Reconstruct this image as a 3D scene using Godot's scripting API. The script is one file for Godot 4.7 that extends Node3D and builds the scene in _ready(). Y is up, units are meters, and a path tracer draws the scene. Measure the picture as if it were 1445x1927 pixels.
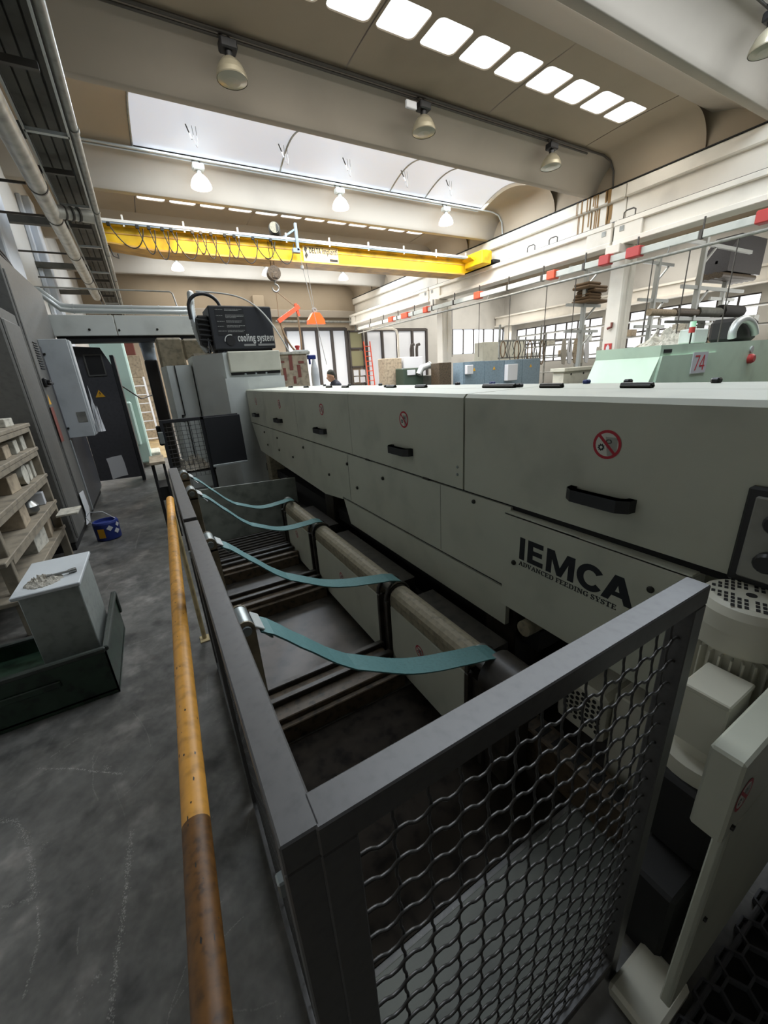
extends Node3D
# A machine hall: a long bar feeder behind mesh guards, crane and vaulted skylights above.
# World: x to the right, y up, d = depth away from the camera (d = -z). Metres.

const EYE := 1.65
var used := {}
var M := {}          # materials
var T := {}          # textures

# ------------------------------------------------------------------ mesh helpers
class Mb:
	var v := PackedVector3Array()
	var n := PackedVector3Array()
	var t := PackedVector2Array()
	func tri(a: Vector3, b: Vector3, c: Vector3, na: Vector3, nb: Vector3, nc: Vector3, ta := Vector2.ZERO, tb := Vector2.ZERO, tc := Vector2.ZERO) -> void:
		v.append(a); v.append(c); v.append(b)
		n.append(na); n.append(nc); n.append(nb)
		t.append(ta); t.append(tc); t.append(tb)
	func quad(a: Vector3, b: Vector3, c: Vector3, d: Vector3) -> void:   # counter-clockwise from outside
		var nn := (b - a).cross(d - a)
		if nn.length_squared() < 1e-16:
			nn = (c - b).cross(d - c)
		nn = nn.normalized()
		tri(a, b, c, nn, nn, nn, Vector2(0, 1), Vector2(1, 1), Vector2(1, 0))
		tri(a, c, d, nn, nn, nn, Vector2(0, 1), Vector2(1, 0), Vector2(0, 0))
	func poly(p: Array, away: Vector3) -> void:   # convex polygon turned away from a point
		var mid := Vector3.ZERO
		for q in p:
			mid += q
		mid /= p.size()
		var nn := Vector3.ZERO
		for i in p.size():
			nn += (p[i] - mid).cross(p[(i + 1) % p.size()] - mid)
		nn = nn.normalized()
		var flip := nn.dot(mid - away) < 0
		if flip:
			nn = -nn
		for i in range(1, p.size() - 1):
			if flip:
				tri(p[0], p[i + 1], p[i], nn, nn, nn)
			else:
				tri(p[0], p[i], p[i + 1], nn, nn, nn)
	func smooth_quad(a: Vector3, b: Vector3, c: Vector3, d: Vector3, na: Vector3, nb: Vector3, nc: Vector3, nd: Vector3) -> void:
		if (c - a).cross(d - b).dot(na + nc) < 0:
			tri(a, c, b, na, nc, nb)
			tri(a, d, c, na, nd, nc)
			return
		tri(a, b, c, na, nb, nc)
		tri(a, c, d, na, nc, nd)
	func box(c: Vector3, s: Vector3, bev := 0.0, b := Basis.IDENTITY) -> void:
		var h := s * 0.5
		bev = minf(bev, minf(h.x, minf(h.y, h.z)) * 0.9)
		var k := h - Vector3.ONE * bev
		var X := {}
		for sx in [-1, 1]:
			for sy in [-1, 1]:
				for sz in [-1, 1]:
					X[[sx, sy, sz]] = [c + b * Vector3(sx * h.x, sy * k.y, sz * k.z), c + b * Vector3(sx * k.x, sy * h.y, sz * k.z), c + b * Vector3(sx * k.x, sy * k.y, sz * h.z)]
		for s1 in [-1, 1]:
			poly([X[[s1, -1, -1]][0], X[[s1, 1, -1]][0], X[[s1, 1, 1]][0], X[[s1, -1, 1]][0]], c)
			poly([X[[-1, s1, -1]][1], X[[1, s1, -1]][1], X[[1, s1, 1]][1], X[[-1, s1, 1]][1]], c)
			poly([X[[-1, -1, s1]][2], X[[1, -1, s1]][2], X[[1, 1, s1]][2], X[[-1, 1, s1]][2]], c)
		if bev <= 0.0:
			return
		for s1 in [-1, 1]:
			for s2 in [-1, 1]:
				poly([X[[s1, s2, -1]][0], X[[s1, s2, 1]][0], X[[s1, s2, 1]][1], X[[s1, s2, -1]][1]], c)
				poly([X[[s1, -1, s2]][0], X[[s1, 1, s2]][0], X[[s1, 1, s2]][2], X[[s1, -1, s2]][2]], c)
				poly([X[[-1, s1, s2]][1], X[[1, s1, s2]][1], X[[1, s1, s2]][2], X[[-1, s1, s2]][2]], c)
				for s3 in [-1, 1]:
					poly(X[[s1, s2, s3]], c)
	func span(a: Vector3, b: Vector3, bev := 0.0) -> void:   # box between two corners
		box((a + b) * 0.5, (b - a).abs(), bev)
	func bar(a: Vector3, b: Vector3, w: float, h: float, up := Vector3.UP, bev := 0.0) -> void:
		var z := (b - a).normalized()
		var x := up.cross(z)
		if x.length() < 0.01:
			x = Vector3.RIGHT.cross(z)
		x = x.normalized()
		box((a + b) * 0.5, Vector3(w, h, a.distance_to(b)), bev, Basis(x, z.cross(x), z))
	func tube(p: Array, r, sides := 8, caps := true) -> void:
		var k := p.size()
		var rings := []
		var dirs := []
		var x := Vector3.ZERO
		for i in k:
			var tan: Vector3 = (p[mini(i + 1, k - 1)] - p[maxi(i - 1, 0)]).normalized()
			if i == 0:
				x = tan.cross(Vector3.UP if absf(tan.y) < 0.9 else Vector3.RIGHT).normalized()
			else:
				x = (x - tan * x.dot(tan)).normalized()
			var y := tan.cross(x)
			var rr: float = r[i] if r is Array else r
			var ring := []
			var dd := []
			for j in sides:
				var a := TAU * j / sides
				var o := x * cos(a) + y * sin(a)
				dd.append(o)
				ring.append(p[i] + o * rr)
			rings.append(ring)
			dirs.append(dd)
		for i in k - 1:
			for j in sides:
				var j2 := (j + 1) % sides
				smooth_quad(rings[i][j], rings[i][j2], rings[i + 1][j2], rings[i + 1][j], dirs[i][j], dirs[i][j2], dirs[i + 1][j2], dirs[i + 1][j])
		if caps:
			poly(rings[0], p[1])
			poly(rings[k - 1], p[k - 2])
	func lathe(prof: Array, sides: int, xf: Transform3D) -> void:   # prof: Vector2(radius, height), going up the outside
		for i in prof.size() - 1:
			var p: Vector2 = prof[i]
			var q: Vector2 = prof[i + 1]
			var e := q - p
			var nn := Vector2(e.y, -e.x).normalized()
			for j in sides:
				var a0 := TAU * j / sides
				var a1 := TAU * (j + 1) / sides
				var c0 := Vector3(cos(a0), 0, -sin(a0))
				var c1 := Vector3(cos(a1), 0, -sin(a1))
				var n0 := xf.basis * (c0 * nn.x + Vector3.UP * nn.y)
				var n1 := xf.basis * (c1 * nn.x + Vector3.UP * nn.y)
				smooth_quad(xf * (c0 * p.x + Vector3.UP * p.y), xf * (c1 * p.x + Vector3.UP * p.y), xf * (c1 * q.x + Vector3.UP * q.y), xf * (c0 * q.x + Vector3.UP * q.y), n0, n1, n1, n0)
	func prism(poly2: PackedVector2Array, z0: float, z1: float, xf := Transform3D.IDENTITY) -> void:
		var pl := poly2.duplicate()
		var area := 0.0
		for i in pl.size():
			area += pl[i].cross(pl[(i + 1) % pl.size()])
		if area < 0:
			pl.reverse()
		var idx := Geometry2D.triangulate_polygon(pl)
		var up := (xf.basis * Vector3.BACK).normalized()
		for i in range(0, idx.size(), 3):
			var q := [pl[idx[i]], pl[idx[i + 1]], pl[idx[i + 2]]]
			if (q[1] - q[0]).cross(q[2] - q[0]) < 0:
				q = [q[0], q[2], q[1]]
			tri(xf * Vector3(q[0].x, q[0].y, z1), xf * Vector3(q[1].x, q[1].y, z1), xf * Vector3(q[2].x, q[2].y, z1), up, up, up, q[0], q[1], q[2])
			tri(xf * Vector3(q[0].x, q[0].y, z0), xf * Vector3(q[2].x, q[2].y, z0), xf * Vector3(q[1].x, q[1].y, z0), -up, -up, -up, q[0], q[2], q[1])
		for i in pl.size():
			var a := pl[i]
			var b := pl[(i + 1) % pl.size()]
			quad(xf * Vector3(a.x, a.y, z0), xf * Vector3(b.x, b.y, z0), xf * Vector3(b.x, b.y, z1), xf * Vector3(a.x, a.y, z1))
	func disc(c: Vector3, ax: Vector3, ay: Vector3, r: float, sides := 28) -> void:   # printed disc with its own uv
		var nn := ax.cross(ay).normalized()
		for i in sides:
			var a := Vector2.from_angle(TAU * i / sides)
			var b := Vector2.from_angle(TAU * (i + 1) / sides)
			tri(c, c + (ax * a.x + ay * a.y) * r, c + (ax * b.x + ay * b.y) * r, nn, nn, nn, Vector2(0.5, 0.5), Vector2(0.5 + a.x * 0.5, 0.5 - a.y * 0.5), Vector2(0.5 + b.x * 0.5, 0.5 - b.y * 0.5))
	func plate(c: Vector3, ax: Vector3, ay: Vector3, w: float, h: float) -> void:   # printed rectangle, uv 0..1
		var x := ax * w * 0.5
		var y := ay * h * 0.5
		quad(c - x - y, c + x - y, c + x + y, c - x + y)
	func commit() -> ArrayMesh:
		var a := []
		a.resize(Mesh.ARRAY_MAX)
		a[Mesh.ARRAY_VERTEX] = v
		a[Mesh.ARRAY_NORMAL] = n
		a[Mesh.ARRAY_TEX_UV] = t
		var m := ArrayMesh.new()
		m.add_surface_from_arrays(Mesh.PRIMITIVE_TRIANGLES, a)
		return m

func P(x: float, y: float, d: float) -> Vector3:
	return Vector3(x, y, -d)

func numbered(called: String) -> String:
	var k: int = used.get(called, 0)
	used[called] = k + 1
	return called if k == 0 else "%s_%03d" % [called, k]

func gpos(o: Node) -> Vector3:
	var p := Vector3.ZERO
	while o is Node3D and o != self:
		p += (o as Node3D).position
		o = o.get_parent()
	return p

# geometry is written in world coordinates; a part is moved back by the place of its thing
func obj(called: String, mb: Mb, mat: Material, parent: Node3D = self) -> MeshInstance3D:
	return mesh_obj(called, mb.commit(), mat, parent)

func mesh_obj(called: String, mesh: Mesh, mat: Material, parent: Node3D = self) -> MeshInstance3D:
	var o := MeshInstance3D.new()
	o.mesh = mesh
	o.material_override = mat
	o.name = numbered(called) if parent == self else called
	o.position = -gpos(parent)
	parent.add_child(o, true)
	return o

func tag(o: Node, label: String, category := "", group := "", kind := "") -> void:
	if label: o.set_meta("label", label)
	if category: o.set_meta("category", category)
	if group: o.set_meta("group", group)
	if kind: o.set_meta("kind", kind)

func thing(called: String, label: String, category: String, at := Vector3.ZERO, group := "", kind := "") -> Node3D:
	var o := Node3D.new()
	o.name = numbered(called)
	o.position = at
	add_child(o)
	tag(o, label, category, group, kind)
	return o

func copy(o: Node3D, called: String, shift: Vector3, label: String) -> Node3D:
	var c: Node3D = o.duplicate()
	c.name = numbered(called)
	add_child(c)
	c.position = o.position + shift
	c.set_meta("label", label)
	return c

func lettering(called: String, words: String, mid: Vector3, b: Basis, w: float, h: float, mat: Material, parent: Node3D, font := "Droid Sans", weight := 400, thick := 0.0015) -> void:
	var f := SystemFont.new()
	f.font_names = PackedStringArray([font])
	f.font_weight = weight
	var tm := TextMesh.new()
	tm.text = words
	tm.font = f
	tm.font_size = 64
	tm.pixel_size = 0.01
	tm.depth = 0.05
	tm.curve_step = 1.0
	var box := tm.get_aabb()
	if box.size.x < 0.001:
		return
	var o := MeshInstance3D.new()
	o.mesh = tm
	o.material_override = mat
	o.name = called
	var s := Vector3(w / box.size.x, h / box.size.y, thick / 0.05)
	var bb := Basis(b.x * s.x, b.y * s.y, b.z * s.z)
	o.transform = Transform3D(bb, mid - gpos(parent) - bb * box.get_center())
	parent.add_child(o, true)

# ------------------------------------------------------------------ textures and materials
func noise_tex(freq: float, dark: float, lite: float, seed_: int, kind := FastNoiseLite.TYPE_SIMPLEX_SMOOTH, size := 512) -> NoiseTexture2D:
	var nz := FastNoiseLite.new()
	nz.noise_type = kind
	nz.frequency = freq
	nz.seed = seed_
	nz.fractal_octaves = 5
	var g := Gradient.new()
	g.offsets = PackedFloat32Array([0.0, 0.45, 1.0])
	g.colors = PackedColorArray([Color(dark, dark, dark), Color(lerpf(dark, lite, 0.75), lerpf(dark, lite, 0.75), lerpf(dark, lite, 0.75)), Color(lite, lite, lite)])
	var t := NoiseTexture2D.new()
	t.width = size
	t.height = size
	t.seamless = true
	t.noise = nz
	t.color_ramp = g
	return t

func mat(key: String, c: Color, rough := 0.6, metal := 0.0, tex := "", scale := 1.0) -> StandardMaterial3D:
	var m := StandardMaterial3D.new()
	m.resource_name = key
	m.albedo_color = c
	m.roughness = rough
	m.metallic = metal
	if tex:
		m.albedo_texture = T[tex]
		m.uv1_triplanar = true
		m.uv1_world_triplanar = true
		m.uv1_scale = Vector3.ONE * scale
	M[key] = m
	return m

func rgb(r: int, g: int, b: int) -> Color:
	return Color(r / 255.0, g / 255.0, b / 255.0)

func glow(key: String, c: Color, e: float) -> StandardMaterial3D:
	var m := mat(key, Color(0.8, 0.8, 0.8), 0.6)
	m.emission_enabled = true
	m.emission = c
	m.emission_energy_multiplier = e
	return m

func floor_image() -> ImageTexture:   # one tile is 4 m; u = x / 4, v = z / 4
	var S := 1536
	var lay := []
	for q in [[3, 0.004, 5], [11, 0.02, 4], [21, 0.008, 6], [33, 0.07, 3]]:
		var nz := FastNoiseLite.new()
		nz.seed = q[0]
		nz.frequency = q[1]
		nz.fractal_octaves = q[2]
		var im0 := nz.get_seamless_image(S, S)
		im0.convert(Image.FORMAT_L8)
		lay.append(im0.get_data())
	var da: PackedByteArray = lay[0]
	var db: PackedByteArray = lay[1]
	var dc: PackedByteArray = lay[2]
	var de: PackedByteArray = lay[3]
	var buf := PackedByteArray()
	buf.resize(S * S * 3)
	for i in S * S:
		var vc := dc[i] / 255.0
		var pale := smoothstep(0.60, 0.95, vc) * 0.12
		var l := 0.365 + (da[i] / 255.0 - 0.5) * 0.14 + (db[i] / 255.0 - 0.5) * 0.11 + (de[i] / 255.0 - 0.5) * 0.05 + pale - smoothstep(0.42, 0.12, vc) * 0.09
		buf[i * 3] = int(clampf(l + pale * 0.05, 0, 1) * 255)
		buf[i * 3 + 1] = int(clampf(l * 0.985, 0, 1) * 255)
		buf[i * 3 + 2] = int(clampf(l * 0.94, 0, 1) * 255)
	var im := Image.create_from_data(S, S, false, Image.FORMAT_RGB8, buf)
	var rng := RandomNumberGenerator.new()
	rng.seed = 5
	var pale_c := Color(0.74, 0.73, 0.70)
	for k in 200:   # scratches left by dragged steel
		var p := Vector2(rng.randf() * S, rng.randf() * S)
		var ang := rng.randf() * TAU
		var br := rng.randf_range(0.08, 0.4)
		for i in rng.randi_range(8, 120):
			ang += rng.randf_range(-0.06, 0.06)
			p += Vector2.from_angle(ang)
			if rng.randf() < 0.75:
				dot(im, p, pale_c, br)
	for k in 140:   # spatters
		var p := Vector2(rng.randf() * S, rng.randf() * S)
		var rad := rng.randf_range(5, 24)
		for i in rng.randi_range(6, 30):
			dot(im, p + Vector2.from_angle(rng.randf() * TAU) * rad * rng.randf(), pale_c, rng.randf_range(0.1, 0.5))
	# the worn marks by the handrail, as (x, depth) on the floor, with their width in dots
	var marks := [
		[[Vector2(-0.424, 1.457), Vector2(-0.432, 1.307), Vector2(-0.44, 1.172), Vector2(-0.458, 1.023), Vector2(-0.465, 0.80)], 4, 0.55],
		[[Vector2(-0.95, 1.80), Vector2(-0.9, 1.806), Vector2(-0.843, 1.769), Vector2(-0.786, 1.652), Vector2(-0.734, 1.476), Vector2(-0.714, 1.391)], 5, 0.45],
		[[Vector2(-0.714, 1.391), Vector2(-0.768, 1.408), Vector2(-0.86, 1.44)], 3, 0.35],
		[[Vector2(-0.701, 1.358), Vector2(-0.676, 1.255), Vector2(-0.681, 1.173), Vector2(-0.688, 1.10)], 2, 0.4],
		[[Vector2(-0.818, 2.022), Vector2(-0.675, 1.933), Vector2(-0.575, 1.85), Vector2(-0.456, 1.759)], 2, 0.55],
		[[Vector2(-0.775, 2.065), Vector2(-0.645, 2.139)], 1, 0.35],
		[[Vector2(-0.479, 2.857), Vector2(-0.183, 2.865)], 2, 0.35],
		[[Vector2(-0.54, 1.86), Vector2(-0.52, 1.83)], 5, 0.4]]
	for mk in marks:
		var pts: Array = mk[0]
		for i in pts.size() - 1:
			var a: Vector2 = pts[i]
			var b: Vector2 = pts[i + 1]
			var k: int = int(a.distance_to(b) / 4.0 * S * (1.0 + mk[1] * 0.5))
			for q in k:
				var w := a.lerp(b, float(q) / k)
				var p: Vector2 = Vector2(w.x, -w.y) / 4.0 * S + Vector2(rng.randfn(), rng.randfn()) * mk[1] * 0.45
				if fmod(q * 0.021 + mk[1] * 0.3, 1.0) < 0.8 and rng.randf() < 0.8:
					dot(im, p, pale_c, mk[2] * rng.randf_range(0.5, 1.2))
	return ImageTexture.create_from_image(im)

func dot(im: Image, p: Vector2, c: Color, share: float) -> void:
	var S := im.get_width()
	var q := Vector2i(posmod(int(floorf(p.x)), S), posmod(int(floorf(p.y)), S))
	im.set_pixelv(q, im.get_pixelv(q).lerp(c, minf(share, 1.0)))

func sign_image() -> ImageTexture:   # round sign: hand and cog behind a guard, struck through
	var S := 256
	var im := Image.create(S, S, false, Image.FORMAT_RGB8)
	var red := rgb(176, 24, 44)
	var ink := Color(0.06, 0.06, 0.06)
	for y in S:
		for x in S:
			var p := Vector2(x + 0.5 - S / 2.0, y + 0.5 - S / 2.0) / (S / 2.0)
			var r := p.length()
			var c := Color(0.82, 0.82, 0.78)
			var g := p - Vector2(-0.38, 0.22)
			var gr := g.length()
			var tooth := 0.20 + (0.05 if fmod(g.angle() / TAU * 9.0 + 9.0, 1.0) < 0.5 else 0.0)
			if gr < tooth and gr > 0.10:
				c = ink
			if p.x > -0.05 + 0.2 * p.y and p.x < 0.72 and p.y > -0.52 and p.y < 0.75:
				var u := fmod((p.x + p.y) * 11.0 + 40.0, 1.0)
				var w := fmod((p.x - p.y * 0.6) * 11.0 + 40.0, 1.0)
				if u < 0.24 or w < 0.24:
					c = ink
			var hh := p - Vector2(0.12, -0.22)
			if Vector2(hh.x * 1.1, hh.y * 1.6).length() < 0.24 and Vector2(hh.x * 1.1, hh.y * 1.6).length() > 0.15:
				c = ink
			if absf(p.x - p.y) * 0.7071 < 0.10:
				c = red
			if r > 0.80:
				c = red
			im.set_pixel(x, y, c)
	return ImageTexture.create_from_image(im)

func print_image(w: int, h: int, back: Color, ink: Color, lines: Array) -> ImageTexture:   # rows of small print: [x0, x1, y, thick]
	var im := Image.create(w, h, false, Image.FORMAT_RGB8)
	im.fill(back)
	var rng := RandomNumberGenerator.new()
	rng.seed = 9
	for l in lines:
		var x: int = l[0]
		while x < l[1]:
			var k := rng.randi_range(3, 11)
			im.fill_rect(Rect2i(x, l[2], mini(k, l[1] - x), l[3]), ink)
			x += k + 3
	return ImageTexture.create_from_image(im)

func make_materials() -> void:
	T.grime = noise_tex(0.008, 0.72, 1.0, 1)
	T.fine = noise_tex(0.03, 0.86, 1.0, 2)
	T.dirt = noise_tex(0.02, 0.35, 1.0, 4)
	T.worn = noise_tex(0.012, 0.45, 1.0, 7)
	T.soft = noise_tex(0.006, 0.90, 1.0, 12)
	T.floor = floor_image()
	T.sign = sign_image()
	mat("plaster", rgb(160, 146, 126), 0.9, 0, "soft", 0.12)
	mat("beam_plaster", rgb(164, 155, 142), 0.85, 0, "soft", 0.12)
	mat("white_wall", rgb(198, 195, 188), 0.8, 0, "soft", 0.15)
	mat("concrete_white", rgb(222, 216, 204), 0.7, 0, "soft", 0.2)
	mat("floor", Color(1, 1, 1), 0.42, 0, "floor", 0.25)
	M.floor.metallic_specular = 0.45
	mat("machine", rgb(184, 186, 170), 0.5, 0, "soft", 0.7)
	mat("machine_pale", rgb(198, 196, 180), 0.5, 0, "soft", 0.8)
	mat("machine_grey", rgb(198, 202, 197), 0.5, 0, "soft", 0.5)
	mat("black_plastic", rgb(30, 30, 31), 0.42)
	mat("fence", rgb(80, 79, 78), 0.38, 0, "fine", 3.0)
	mat("fence_wire", rgb(58, 57, 55), 0.4, 0.2)
	mat("dark", rgb(22, 21, 20), 0.7)
	mat("oily", rgb(58, 53, 46), 0.4, 0, "dirt", 1.2)
	mat("oily_brown", rgb(92, 78, 60), 0.5, 0, "dirt", 1.6)
	mat("worn_beige", rgb(142, 134, 112), 0.6, 0, "grime", 5.0)
	mat("post_beige", rgb(138, 128, 106), 0.55, 0, "grime", 2.0)
	mat("belt", rgb(82, 124, 124), 0.55, 0, "fine", 4.0)
	mat("zinc", rgb(150, 158, 158), 0.35, 0.7)
	mat("steel", rgb(150, 150, 146), 0.3, 0.8)
	mat("bolt", rgb(48, 47, 42), 0.4, 0.5)
	mat("seam", rgb(14, 14, 13), 0.8)
	mat("ink", rgb(18, 19, 24), 0.5)
	mat("yellow_pipe", rgb(238, 172, 74), 0.42, 0, "grime", 5.0)
	mat("yellow_brown", rgb(124, 82, 30), 0.5, 0, "dirt", 5.0)
	mat("pale_yellow", rgb(202, 182, 136), 0.6, 0, "grime", 2.0)
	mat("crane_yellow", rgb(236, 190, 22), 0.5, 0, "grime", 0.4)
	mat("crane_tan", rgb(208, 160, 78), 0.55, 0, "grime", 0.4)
	mat("orange", rgb(232, 96, 30), 0.5)
	mat("orange_red", rgb(222, 84, 52), 0.5)
	mat("red", rgb(176, 58, 54), 0.5)
	mat("dull_red", rgb(120, 66, 56), 0.6)
	mat("cabinet", rgb(94, 93, 89), 0.45, 0, "fine", 1.0)
	mat("cabinet_dark", rgb(68, 68, 72), 0.42, 0, "fine", 1.0)
	mat("box_grey", rgb(188, 192, 193), 0.45, 0, "soft", 0.7)
	mat("paper", rgb(205, 206, 208), 0.85)
	mat("carton", rgb(176, 160, 136), 0.85, 0, "grime", 2.0)
	mat("carton_white", rgb(196, 192, 178), 0.85, 0, "grime", 3.0)
	mat("wood", rgb(140, 130, 112), 0.75, 0, "grime", 1.5)
	mat("green_bin", rgb(40, 62, 46), 0.45, 0, "dirt", 0.8)
	mat("bin_rim", rgb(62, 68, 62), 0.4, 0.2, "grime", 2.0)
	mat("blue", rgb(34, 50, 118), 0.45)
	mat("blue_cabinet", rgb(124, 144, 156), 0.45, 0, "fine", 0.6)
	mat("green_machine", rgb(200, 224, 200), 0.45, 0, "soft", 0.3)
	mat("green_grey", rgb(94, 97, 88), 0.55, 0, "grime", 1.0)
	mat("dark_green", rgb(56, 70, 58), 0.5)
	mat("cyan_machine", rgb(178, 202, 192), 0.5)
	mat("pipe_grey", rgb(150, 150, 142), 0.45, 0.1, "grime", 1.0)
	mat("pipe_dark", rgb(70, 66, 60), 0.5, 0.2)
	mat("duct", rgb(176, 174, 164), 0.4, 0.25, "grime", 1.0)
	mat("deck", rgb(80, 78, 70), 0.6, 0.1, "grime", 0.8)
	mat("galv", rgb(178, 182, 180), 0.4, 0.4)
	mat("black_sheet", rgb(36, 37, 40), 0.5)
	mat("rag", rgb(196, 190, 176), 0.95, 0, "dirt", 9.0)
	mat("brown_cloth", rgb(112, 92, 70), 0.9)
	mat("lens", rgb(150, 150, 132), 0.25, 0.1)
	mat("reflector", rgb(168, 160, 138), 0.3, 0.45)
	mat("frame_dark", rgb(66, 60, 56), 0.55)
	mat("olive", rgb(128, 124, 92), 0.6)
	mat("mat_black", rgb(74, 74, 77), 0.3)
	mat("steel_box", rgb(140, 145, 140), 0.45, 0, "fine", 1.0)
	mat("oil_dark", rgb(44, 39, 33), 0.75, 0, "dirt", 0.9)
	M.oil_dark.metallic_specular = 0.2
	mat("near_wall", rgb(72, 68, 62), 0.9, 0, "soft", 0.2)
	mat("sheet_grey", rgb(134, 138, 128), 0.45, 0, "grime", 1.2)
	mat("sign_pale", rgb(232, 208, 150), 0.6)
	mat("oil_floor", rgb(64, 59, 52), 0.4, 0, "dirt", 0.7)
	mat("stain", rgb(136, 106, 64), 0.8)
	mat("skin", rgb(196, 150, 122), 0.6)
	mat("hat", rgb(58, 58, 50), 0.9)
	mat("jacket", rgb(46, 48, 58), 0.85)
	mat("white_print", rgb(198, 198, 192), 0.6)
	mat("grey_print", rgb(128, 128, 124), 0.6)
	mat("warn", rgb(214, 160, 36), 0.5)
	mat("bluegrey", rgb(126, 136, 144), 0.5, 0.1)
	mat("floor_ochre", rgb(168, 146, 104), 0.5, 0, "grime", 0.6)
	var s := mat("sign", Color(0.94, 0.94, 0.94), 0.5)
	s.albedo_texture = T.sign
	glow("skylight_glass", rgb(252, 255, 255), 1.25)
	glow("skylight_sheet", rgb(214, 222, 240), 0.42)
	glow("window_glass", rgb(246, 250, 255), 1.1)
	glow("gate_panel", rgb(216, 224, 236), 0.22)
	glow("lamp_on", rgb(255, 246, 230), 1.6)
	glow("lamp_on_green", rgb(240, 255, 250), 1.6)
	glow("signal_green", rgb(20, 190, 100), 0.5)
	mat("digit_red", rgb(188, 28, 44), 0.5)
	mat("trunking", rgb(190, 192, 184), 0.5, 0, "soft", 0.5)
	mat("steel_white", rgb(206, 212, 220), 0.5, 0, "soft", 0.4)
	var g := mat("clear_film", Color(0.9, 0.93, 0.95, 0.25), 0.1)
	g.transparency = BaseMaterial3D.TRANSPARENCY_ALPHA

const C0 := 4.76      # roof beams: bottom centre of the beam over the feeder's near end, and their spacing
const PITCH := 4.06
const HB := 6.05
const HC := 6.75
const XE := 12.4

func area(at: Vector3, size: Vector2, towards: Vector3, e: float, c: Color, called: String) -> void:
	var l := AreaLight3D.new()
	l.name = called
	l.area_size = size
	l.light_energy = e
	l.light_color = c
	l.area_range = 60.0
	l.area_attenuation = 2.0
	l.shadow_enabled = true
	l.position = at
	var z := -towards.normalized()
	var x := Vector3.UP.cross(z)
	if x.length() < 0.1:
		x = Vector3.RIGHT
	x = x.normalized()
	l.basis = Basis(x, z.cross(x), z)
	add_child(l)

func _ready() -> void:
	# ---- camera
	var cam := Camera3D.new()
	cam.name = "camera"
	cam.fov = 104.85
	cam.near = 0.02
	cam.far = 200.0
	cam.transform = Transform3D(Basis(Vector3(0.86301118, -0.05922761, 0.50170091), Vector3(0.21607051, 0.9409591, -0.26059452), Vector3(-0.45664564, 0.33329876, 0.82485556)).orthonormalized(), Vector3(0, EYE, 0))
	add_child(cam)
	cam.current = true
	# ---- sky and exposure
	var we := WorldEnvironment.new()
	we.name = "environment"
	var env := Environment.new()
	env.background_mode = Environment.BG_SKY
	var sky := Sky.new()
	var sm := ProceduralSkyMaterial.new()
	sm.sky_top_color = Color(0.80, 0.86, 0.94)
	sm.sky_horizon_color = Color(0.92, 0.94, 0.96)
	sm.ground_horizon_color = Color(0.80, 0.80, 0.78)
	sm.ground_bottom_color = Color(0.35, 0.34, 0.32)
	sky.sky_material = sm
	env.sky = sky
	env.tonemap_mode = Environment.TONE_MAPPER_LINEAR
	env.tonemap_exposure = 1.12
	env.sdfgi_enabled = true
	env.ssao_enabled = true
	env.ssil_enabled = true
	we.environment = env
	add_child(we)
	# ---- daylight coming in: roof windows (narrow rows), skylight sheets (broad), gates and side windows
	var day := Color(1.0, 0.985, 0.955)
	var E := 1.0
	for k in [0, 2, 4]:
		area(P(6.3, HC + 0.01, C0 + PITCH * k + 2.13), Vector2(10.5, 0.62), Vector3.DOWN, 20.0 * E, day, "skylight_row_light")
	for k in [-1, 1, 3]:
		area(P(6.3, 6.8, C0 + PITCH * k + 2.34), Vector2(10.2, 1.8), Vector3.DOWN, (50.0 if k < 0 else 100.0) * E, Color(0.92, 0.96, 1.0), "skylight_sheet_light")
	for d in [3.0, 12.0, 21.0]:
		area(P(18.8, 7.1, d), Vector2(10.0, 3.0), Vector3.DOWN, 48.0 * E, day, "side_skylight_light")
	area(P(9.9, 2.3, 24.2), Vector2(3.4, 4.0), Vector3(0, 0, 1), 14.0 * E, day, "gate_light")
	area(P(15.6, 2.3, 24.2), Vector2(4.6, 4.0), Vector3(0, 0, 1), 16.0 * E, day, "gate_light")
	area(P(24.8, 2.9, 14.0), Vector2(20.0, 2.2), Vector3(-1, 0, 0), 34.0 * E, day, "side_window_light")
	make_materials()
	room()
	near_fence()
	feeder()
	pit()
	left_aisle()
	headstock()
	crane()
	lamps()
	right_side()
	far_end()

# ------------------------------------------------------------------ the hall
func beam_profile(c: float) -> Array:   # (d, y) from the near crease under the bottom to the far crease
	return [Vector2(c - 0.65, HC), Vector2(c - 0.46, HC - 0.12), Vector2(c - 0.31, HC - 0.27), Vector2(c - 0.2, HC - 0.44), Vector2(c - 0.14, HC - 0.6), Vector2(c - 0.1, HB + 0.02), Vector2(c - 0.08, HB), Vector2(c + 0.05, HB), Vector2(c + 0.08, HB + 0.02), Vector2(c + 0.18, HB + 0.2), Vector2(c + 0.4, HB + 0.4), Vector2(c + 0.75, HB + 0.56), Vector2(c + 1.23, HC)]

var rise := 0.03   # the row-window vaults are nearly flat, the sheeted ones domed

func arc(t: float, f: float, n: float) -> Vector2:   # (d, y) on the vault between two creases
	return Vector2(lerpf(f, n, t), HC + rise * sin(PI * t))

func arc_n(t: float) -> Vector3:   # downward normal of the vault
	return Vector3(0, -1, 0)

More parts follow.
